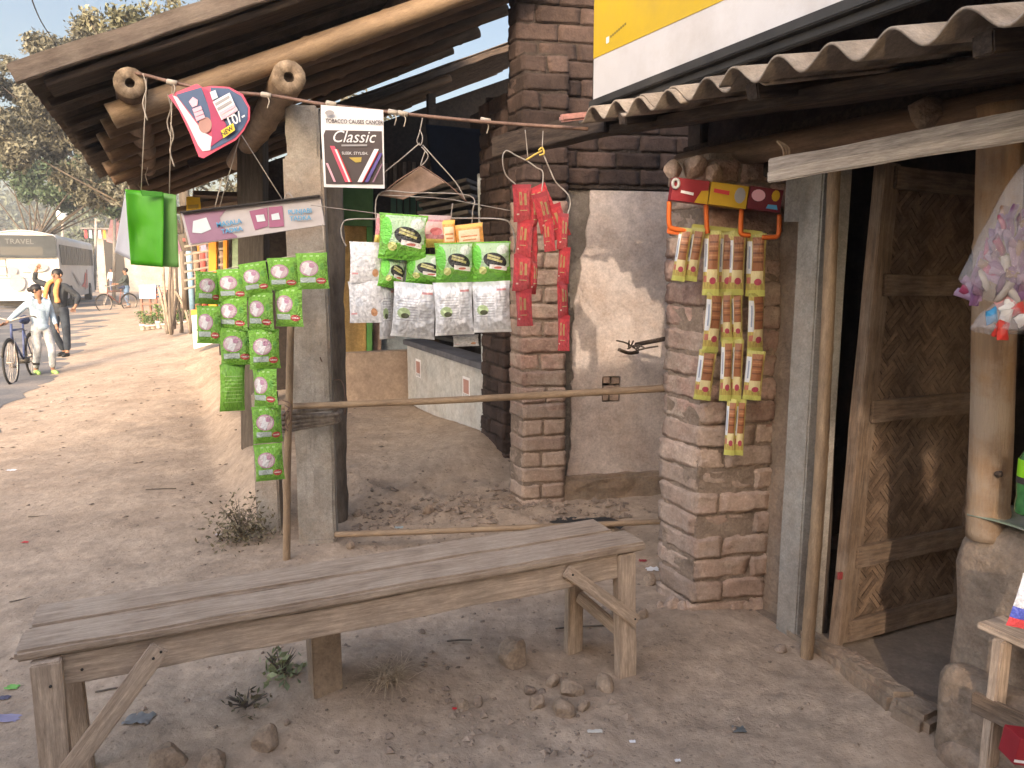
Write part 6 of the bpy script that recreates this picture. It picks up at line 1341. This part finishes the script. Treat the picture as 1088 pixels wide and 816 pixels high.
# far cyclist
g = G(136, 328); g.z = base_h(g.x, g.y)
person(g, math.radians(130), stand(dict(elR=(.27, .15, 1.15), wrR=(.2, .38, 1.05), paR=(.2, .44, 1.05), elL=(-.27, .15, 1.15), wrL=(-.2, .38, 1.05), paL=(-.2, .44, 1.05)), dict(anR=(.10, -.12, .09), toR=(.12, .02, .035))), 'person in a dark jacket and blue jeans standing over a bicycle down the road', sk1, C3('dark_green_jacket', (.05, .06, .055), .9), C3('blue_jeans', (.10, .17, .28), .9), C3('brown_shoe', (.1, .06, .04), .6), hr1, H=1.66)
g2 = G(122, 331); g2.z = base_h(g2.x, g2.y)
bicycle(g2+V((.35, .5, 0)), math.radians(150), 'rusty red bicycle beside the person in the dark jacket', (.25, .10, .08))
for k, (px, Y, lab, c1, c2) in enumerate(((119, 52, 'distant person in a white shirt beyond the bus', (.65, .66, .68), (.12, .14, .2)), (131, 56, 'distant person in dark clothes standing by the far stalls', (.06, .06, .07), (.05, .05, .06)))):
    p = PY(px, 300, Y); p.z = -.22
    person(p, math.radians(170+k*30), stand(dict(elR=(.24, .0, 1.12), wrR=(.25, .1, .92), paR=(.25, .14, .86), elL=(-.24, 0, 1.12), wrL=(-.25, .1, .92), paL=(-.25, .14, .86))), lab, sk1, C3('shirt_%d' % k, c1, .9), C3('trouser_%d' % k, c2, .9), C3('shoe_%d' % k, (.03, .03, .03), .6), hr1, H=1.7)
# ================================================================= TREES
def leafcloud(name, clumps, per, size, mat, parent, seed, flat=.75):
    rs = np.random.RandomState(seed); Cn = []
    for (c, r) in clumps:
        n = int(per*(r/size)**2); d = rs.normal(0, 1, (n, 3)); d /= np.linalg.norm(d, axis=1)[:, None]
        rad = r*(rs.rand(n, 1)**.45)*(1+.35*np.sin(d[:, :1]*7+seed)*np.cos(d[:, 2:]*6)); p = np.array(c)+d*rad*np.array([1, 1, flat])
        sub = rs.normal(0, 1, (max(6, n//60), 3)); keep = np.ones(n, bool)
        Cn.append(p)
    P = np.vstack(Cn); n = len(P)
    q = P+rs.normal(0, size*1.2, P.shape)
    d1 = rs.normal(0, 1, (n, 3)); d1 /= np.linalg.norm(d1, axis=1)[:, None]; d2 = np.cross(d1, rs.normal(0, 1, (n, 3))); d2 /= np.linalg.norm(d2, axis=1)[:, None]
    s = size*rs.uniform(.5, 1.4, (n, 1)); vs = np.stack([q-d1*s, q+d2*s*.42, q+d1*s, q-d2*s*.42], 1).reshape(-1, 3)
    me = bpy.data.meshes.new(name); me.vertices.add(4*n); me.vertices.foreach_set('co', vs.ravel()); me.loops.add(4*n); me.loops.foreach_set('vertex_index', np.arange(4*n)); me.polygons.add(n); me.polygons.foreach_set('loop_start', np.arange(0, 4*n, 4)); me.update(calc_edges=True)
    return link(name, me, mat, parent)
def tree(label, base, Y, crowns, per, size, mat, seed, tr=.25, name='tree', sub=5, barkm=None):
    b = V(base); r = empty(name, b, label, 'tree'); rs = random.Random(seed); cl = []; geos = []
    pts = [(PY(px, py, Y+rs.uniform(-1, 1)*Y*.04), rp*Y/F) for px, py, rp in crowns]
    cen = sum((p for p, _ in pts), V((0, 0, 0)))/len(pts); fork = b.lerp(cen, .5); fork.x = b.x*.6+fork.x*.4
    geos.append(tube_geo(smoothpts([b-UP*.2, b.lerp(fork, .5)+V((.15*tr, 0, 0)), fork], 4), [tr*(1-.04*i) for i in range(9)], 10))
    for (p, rr) in pts:
        mid = fork.lerp(p, .5)+V((rs.uniform(-.3, .3), rs.uniform(-.3, .3), rs.uniform(-.1, .5)))*rr*.4
        sp_ = smoothpts([fork, mid, p], 4); geos.append(tube_geo(sp_, [max(.012, tr*.22*(1-.1*i)) for i in range(9)], 7))
        for q in range(sub):
            d = V((rs.gauss(0, 1), rs.gauss(0, 1), rs.gauss(0, .8))).normalized(); c2 = p+d*rr*rs.uniform(.35, .85); cl.append((tuple(c2), rr*rs.uniform(.28, .5)))
            geos.append(tube_geo([p, p.lerp(c2, .5)+V((0, 0, rr*.05)), c2+d*rr*.25], [tr*.1, tr*.07, .01], 5))
    v, f = multi(geos); link('trunk', mesh('trunk', v, f, True), barkm or m_tbark, r)
    leafcloud('crown', cl, per, size, mat, r, seed); return r
lf_brown = M('dusty_brown_leaf', (.135, .13, .098), (.065, .066, .048), .6, .8, 0, island=.45); lf_dark = M('deep_green_leaf', (.055, .085, .04), (.025, .045, .025), .5, .7, 0, island=.45)
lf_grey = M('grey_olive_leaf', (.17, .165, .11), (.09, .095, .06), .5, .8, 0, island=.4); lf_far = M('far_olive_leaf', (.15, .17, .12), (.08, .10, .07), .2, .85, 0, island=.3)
lf_mid = M('fresh_green_leaf', (.09, .13, .04), (.05, .08, .03), .6, .7, 0, island=.4)
def gb(px, Y): p = PY(px, 300, Y); p.z = -.25; return p
tree('large dusty brown-leaved tree rising at the left behind the roof', gb(222, 24), 24, [(55, 100, 34), (20, 112, 30), (98, 120, 34), (38, 140, 36), (78, 150, 34), (8, 150, 32), (60, 60, 26), (95, 48, 28), (110, 175, 26), (0, 90, 26), (165, 195, 22), (185, 170, 24), (-30, 130, 40), (130, 160, 24), (150, 215, 20), (125, 205, 20), (95, 205, 18), (165, 235, 16), (70, 190, 16)], 36, .075, lf_brown, 3, tr=.26, sub=7)
tree('dark green spreading tree with a bare trunk left above the bus', gb(24, 34), 34, [(10, 185, 22), (45, 182, 24), (80, 192, 24), (110, 205, 24), (135, 200, 20), (-20, 190, 26), (95, 178, 18), (60, 208, 14), (120, 222, 14), (30, 200, 16), (75, 215, 12), (100, 168, 16), (140, 185, 14)], 38, .105, lf_dark, 5, tr=.24, sub=6)
tree('sparse twiggy tree whose top shows over the roof edge', gb(210, 17), 17, [(130, 20, 22), (165, 14, 20), (112, 50, 16), (150, 38, 16), (190, 18, 16), (228, 2, 14), (95, 22, 12)], 14, .065, lf_grey, 8, tr=.14, sub=6)
tree('brown-leaved tree showing in the gaps beside the concrete post', gb(270, 19), 19, [(235, 172, 20), (260, 160, 20), (290, 140, 22), (330, 120, 20), (380, 112, 20), (400, 125, 16), (205, 190, 18), (250, 200, 18), (350, 150, 20)], 12, .085, lf_brown, 13, tr=.2, sub=5)
tree('bright green bushy tree at the far left over the bus roof', gb(50, 45), 45, [(10, 170, 14), (30, 172, 12), (60, 176, 12), (-10, 175, 16)], 9, .16, lf_mid, 17, tr=.25, sub=5)
far = [(75, 228, 16), (95, 225, 18), (115, 232, 18), (140, 235, 18), (160, 232, 18), (85, 248, 14), (110, 252, 16), (135, 256, 16), (185, 240, 16)]
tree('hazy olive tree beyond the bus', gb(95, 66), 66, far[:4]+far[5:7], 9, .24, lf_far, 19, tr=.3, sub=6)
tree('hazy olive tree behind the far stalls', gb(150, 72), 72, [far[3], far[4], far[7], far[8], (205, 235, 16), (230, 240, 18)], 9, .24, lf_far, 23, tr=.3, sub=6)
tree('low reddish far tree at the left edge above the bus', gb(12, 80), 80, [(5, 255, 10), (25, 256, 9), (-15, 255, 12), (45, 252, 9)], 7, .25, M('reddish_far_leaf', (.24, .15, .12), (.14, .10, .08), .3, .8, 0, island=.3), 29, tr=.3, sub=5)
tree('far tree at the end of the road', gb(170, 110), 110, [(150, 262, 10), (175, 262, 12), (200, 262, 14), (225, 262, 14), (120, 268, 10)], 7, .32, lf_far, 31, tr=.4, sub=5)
# distant belt of trees closing the horizon
rs = np.random.RandomState(9); cl = []
for k in range(90):
    a = -75+k*150/90; d = 150+20*rs.rand()
    for z in (3, 8, 12): cl.append(((math.sin(math.radians(a))*d+rs.rand()*4, math.cos(math.radians(a))*d, z+rs.rand()*2.5), 4.5+rs.rand()*2.0))
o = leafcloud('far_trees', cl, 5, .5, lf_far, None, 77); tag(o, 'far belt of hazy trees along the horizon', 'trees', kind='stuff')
# ================================================================= ADDED WALL BEHIND THE CAMERA (unseen, put there to throw the shade)
def back_proj(p, Yb=-3.0):
    """where the sun's ray through p crosses the plane of the added shade wall behind the camera"""
    t = (p.y-Yb); return (p.x-t*math.tan(math.radians(11)), p.z+t*math.tan(math.radians(20.5))/math.cos(math.radians(11)))
hs = empty('shade_wall', V((-2, -3, 0)), 'unseen added house behind the photographer with two broken openings', 'blocker')
outl = [(-8.5, -.2), (3.0, -.2), (3.0, 5.3), (-3.9, 5.3), (-4.1, 4.2), (-5.3, 4.1), (-6.2, 3.45), (-8.5, 2.7)]
hA = [back_proj(PY(px, py, 4.5)) for px, py in ((598, 392), (598, 300), (612, 262), (700, 240), (716, 300), (716, 372), (660, 380))]  # holes in the added wall, traced back from the wanted sun patches
hB = [back_proj(PY(px, py, 2.9)) for px, py in ((872, 715), (872, 470), (900, 430), (930, 452), (945, 500), (962, 520), (963, 640), (958, 690))]
hC = [back_proj(PY(px, py, 3.0)) for px, py in ((979, 476), (1001, 474), (996, 505), (1000, 525), (978, 530), (985, 500))]
bm = bmesh.new()
es = []
for pl in (outl, hA, hB, hC):
    v = [bm.verts.new((x, z, 0)) for x, z in pl]; es += [bm.edges.new((v[i], v[(i+1) % len(v)])) for i in range(len(v))]
bmesh.ops.triangle_fill(bm, edges=es, use_beauty=True); bmesh.ops.recalc_face_normals(bm, faces=bm.faces[:])
ret = bmesh.ops.extrude_face_region(bm, geom=bm.faces[:])
for g_ in ret['geom']:
    if isinstance(g_, bmesh.types.BMVert): g_.co.z += .03
link('wall', finish(bm, 'wall'), m_mudp, hs, frame(V((0, -3.0, 0)), V((1, 0, 0)), UP))
# damp air
hz_ = link('haze', mesh('haze', *box_geo((-20, 87, 9), (400, 200, 21.0))), None); tag(hz_, 'thin pale dust haze over the street', 'haze', kind='stuff')
mh = bpy.data.materials.new('haze'); mh.use_nodes = True; nh = mh.node_tree; nh.nodes.remove(nh.nodes['Principled BSDF'])
pv = nh.nodes.new('ShaderNodeVolumePrincipled'); pv.inputs['Color'].default_value = (.86, .89, .93, 1); pv.inputs['Density'].default_value = .0023; pv.inputs['Anisotropy'].default_value = 0.2
nh.links.new(pv.outputs[0], nh.nodes['Material Output'].inputs['Volume']); hz_.data.materials.append(mh)
# ================================================================= WORLD, SUN, CAMERA
SUN_EL = math.radians(20.5); SUN_AZ = math.radians(11)      # light travels towards +Y, a little to the right
sc = bpy.context.scene
wd = bpy.data.worlds.new('World'); sc.world = wd; wd.use_nodes = True
nt = wd.node_tree; bg = nt.nodes['Background']
sky = nt.nodes.new('ShaderNodeTexSky'); sky.sky_type = 'NISHITA'; sky.sun_disc = False
sky.sun_elevation = SUN_EL; sky.sun_rotation = math.radians(180)+SUN_AZ; sky.dust_density = 4.0; sky.air_density = 1.1; sky.ozone_density = 1.2; sky.altitude = 50
tcw = nt.nodes.new('ShaderNodeTexCoord'); dt = nt.nodes.new('ShaderNodeVectorMath'); dt.operation = 'DOT_PRODUCT'
dt.inputs[1].default_value = (-math.sin(SUN_AZ)*math.cos(SUN_EL), -math.cos(SUN_AZ)*math.cos(SUN_EL), math.sin(SUN_EL)); nt.links.new(tcw.outputs['Generated'], dt.inputs[0])
gl = nt.nodes.new('ShaderNodeMapRange'); gl.interpolation_type = 'SMOOTHSTEP'; gl.inputs[1].default_value = -0.7; gl.inputs[2].default_value = 0.9; gl.inputs[3].default_value = 0.55; gl.inputs[4].default_value = 2.3; nt.links.new(dt.outputs['Value'], gl.inputs[0])
mw_ = nt.nodes.new('ShaderNodeVectorMath'); mw_.operation = 'SCALE'; nt.links.new(sky.outputs[0], mw_.inputs[0]); nt.links.new(gl.outputs[0], mw_.inputs['Scale'])   # hazy sky: brighter towards the sun
nt.links.new(mw_.outputs[0], bg.inputs[0]); bg.inputs[1].default_value = 0.15
sd = bpy.data.lights.new('sun', 'SUN'); sd.energy = SUN_E; sd.angle = math.radians(0.55); sd.color = (1.0, 0.87, 0.73)
so = bpy.data.objects.new('sun', sd); C.objects.link(so)
ldir = V((math.sin(SUN_AZ)*math.cos(SUN_EL), math.cos(SUN_AZ)*math.cos(SUN_EL), -math.sin(SUN_EL)))
so.rotation_euler = ldir.to_track_quat('-Z', 'Y').to_euler(); so.location = (-3, -10, 8)
cd = bpy.data.cameras.new('camera'); cd.sensor_width = 36; cd.lens = 36*F/1088; cd.clip_end = 2000; cd.clip_start = 0.02
co = bpy.data.objects.new('camera', cd); C.objects.link(co); co.location = (0, 0, EYE); co.rotation_euler = (math.radians(90)-PITCH, 0, 0)
sc.camera = co
sc.view_settings.view_transform = 'Standard'; sc.view_settings.look = 'None'; sc.view_settings.gamma = 1; sc.view_settings.exposure = EXPO
sc.cycles.max_bounces = 7; sc.cycles.diffuse_bounces = 4; sc.cycles.transparent_max_bounces = 12; sc.cycles.caustics_reflective = False; sc.cycles.caustics_refractive = False
sc.view_settings.use_white_balance = True; sc.view_settings.white_balance_temperature = 7050; sc.view_settings.white_balance_tint = 13
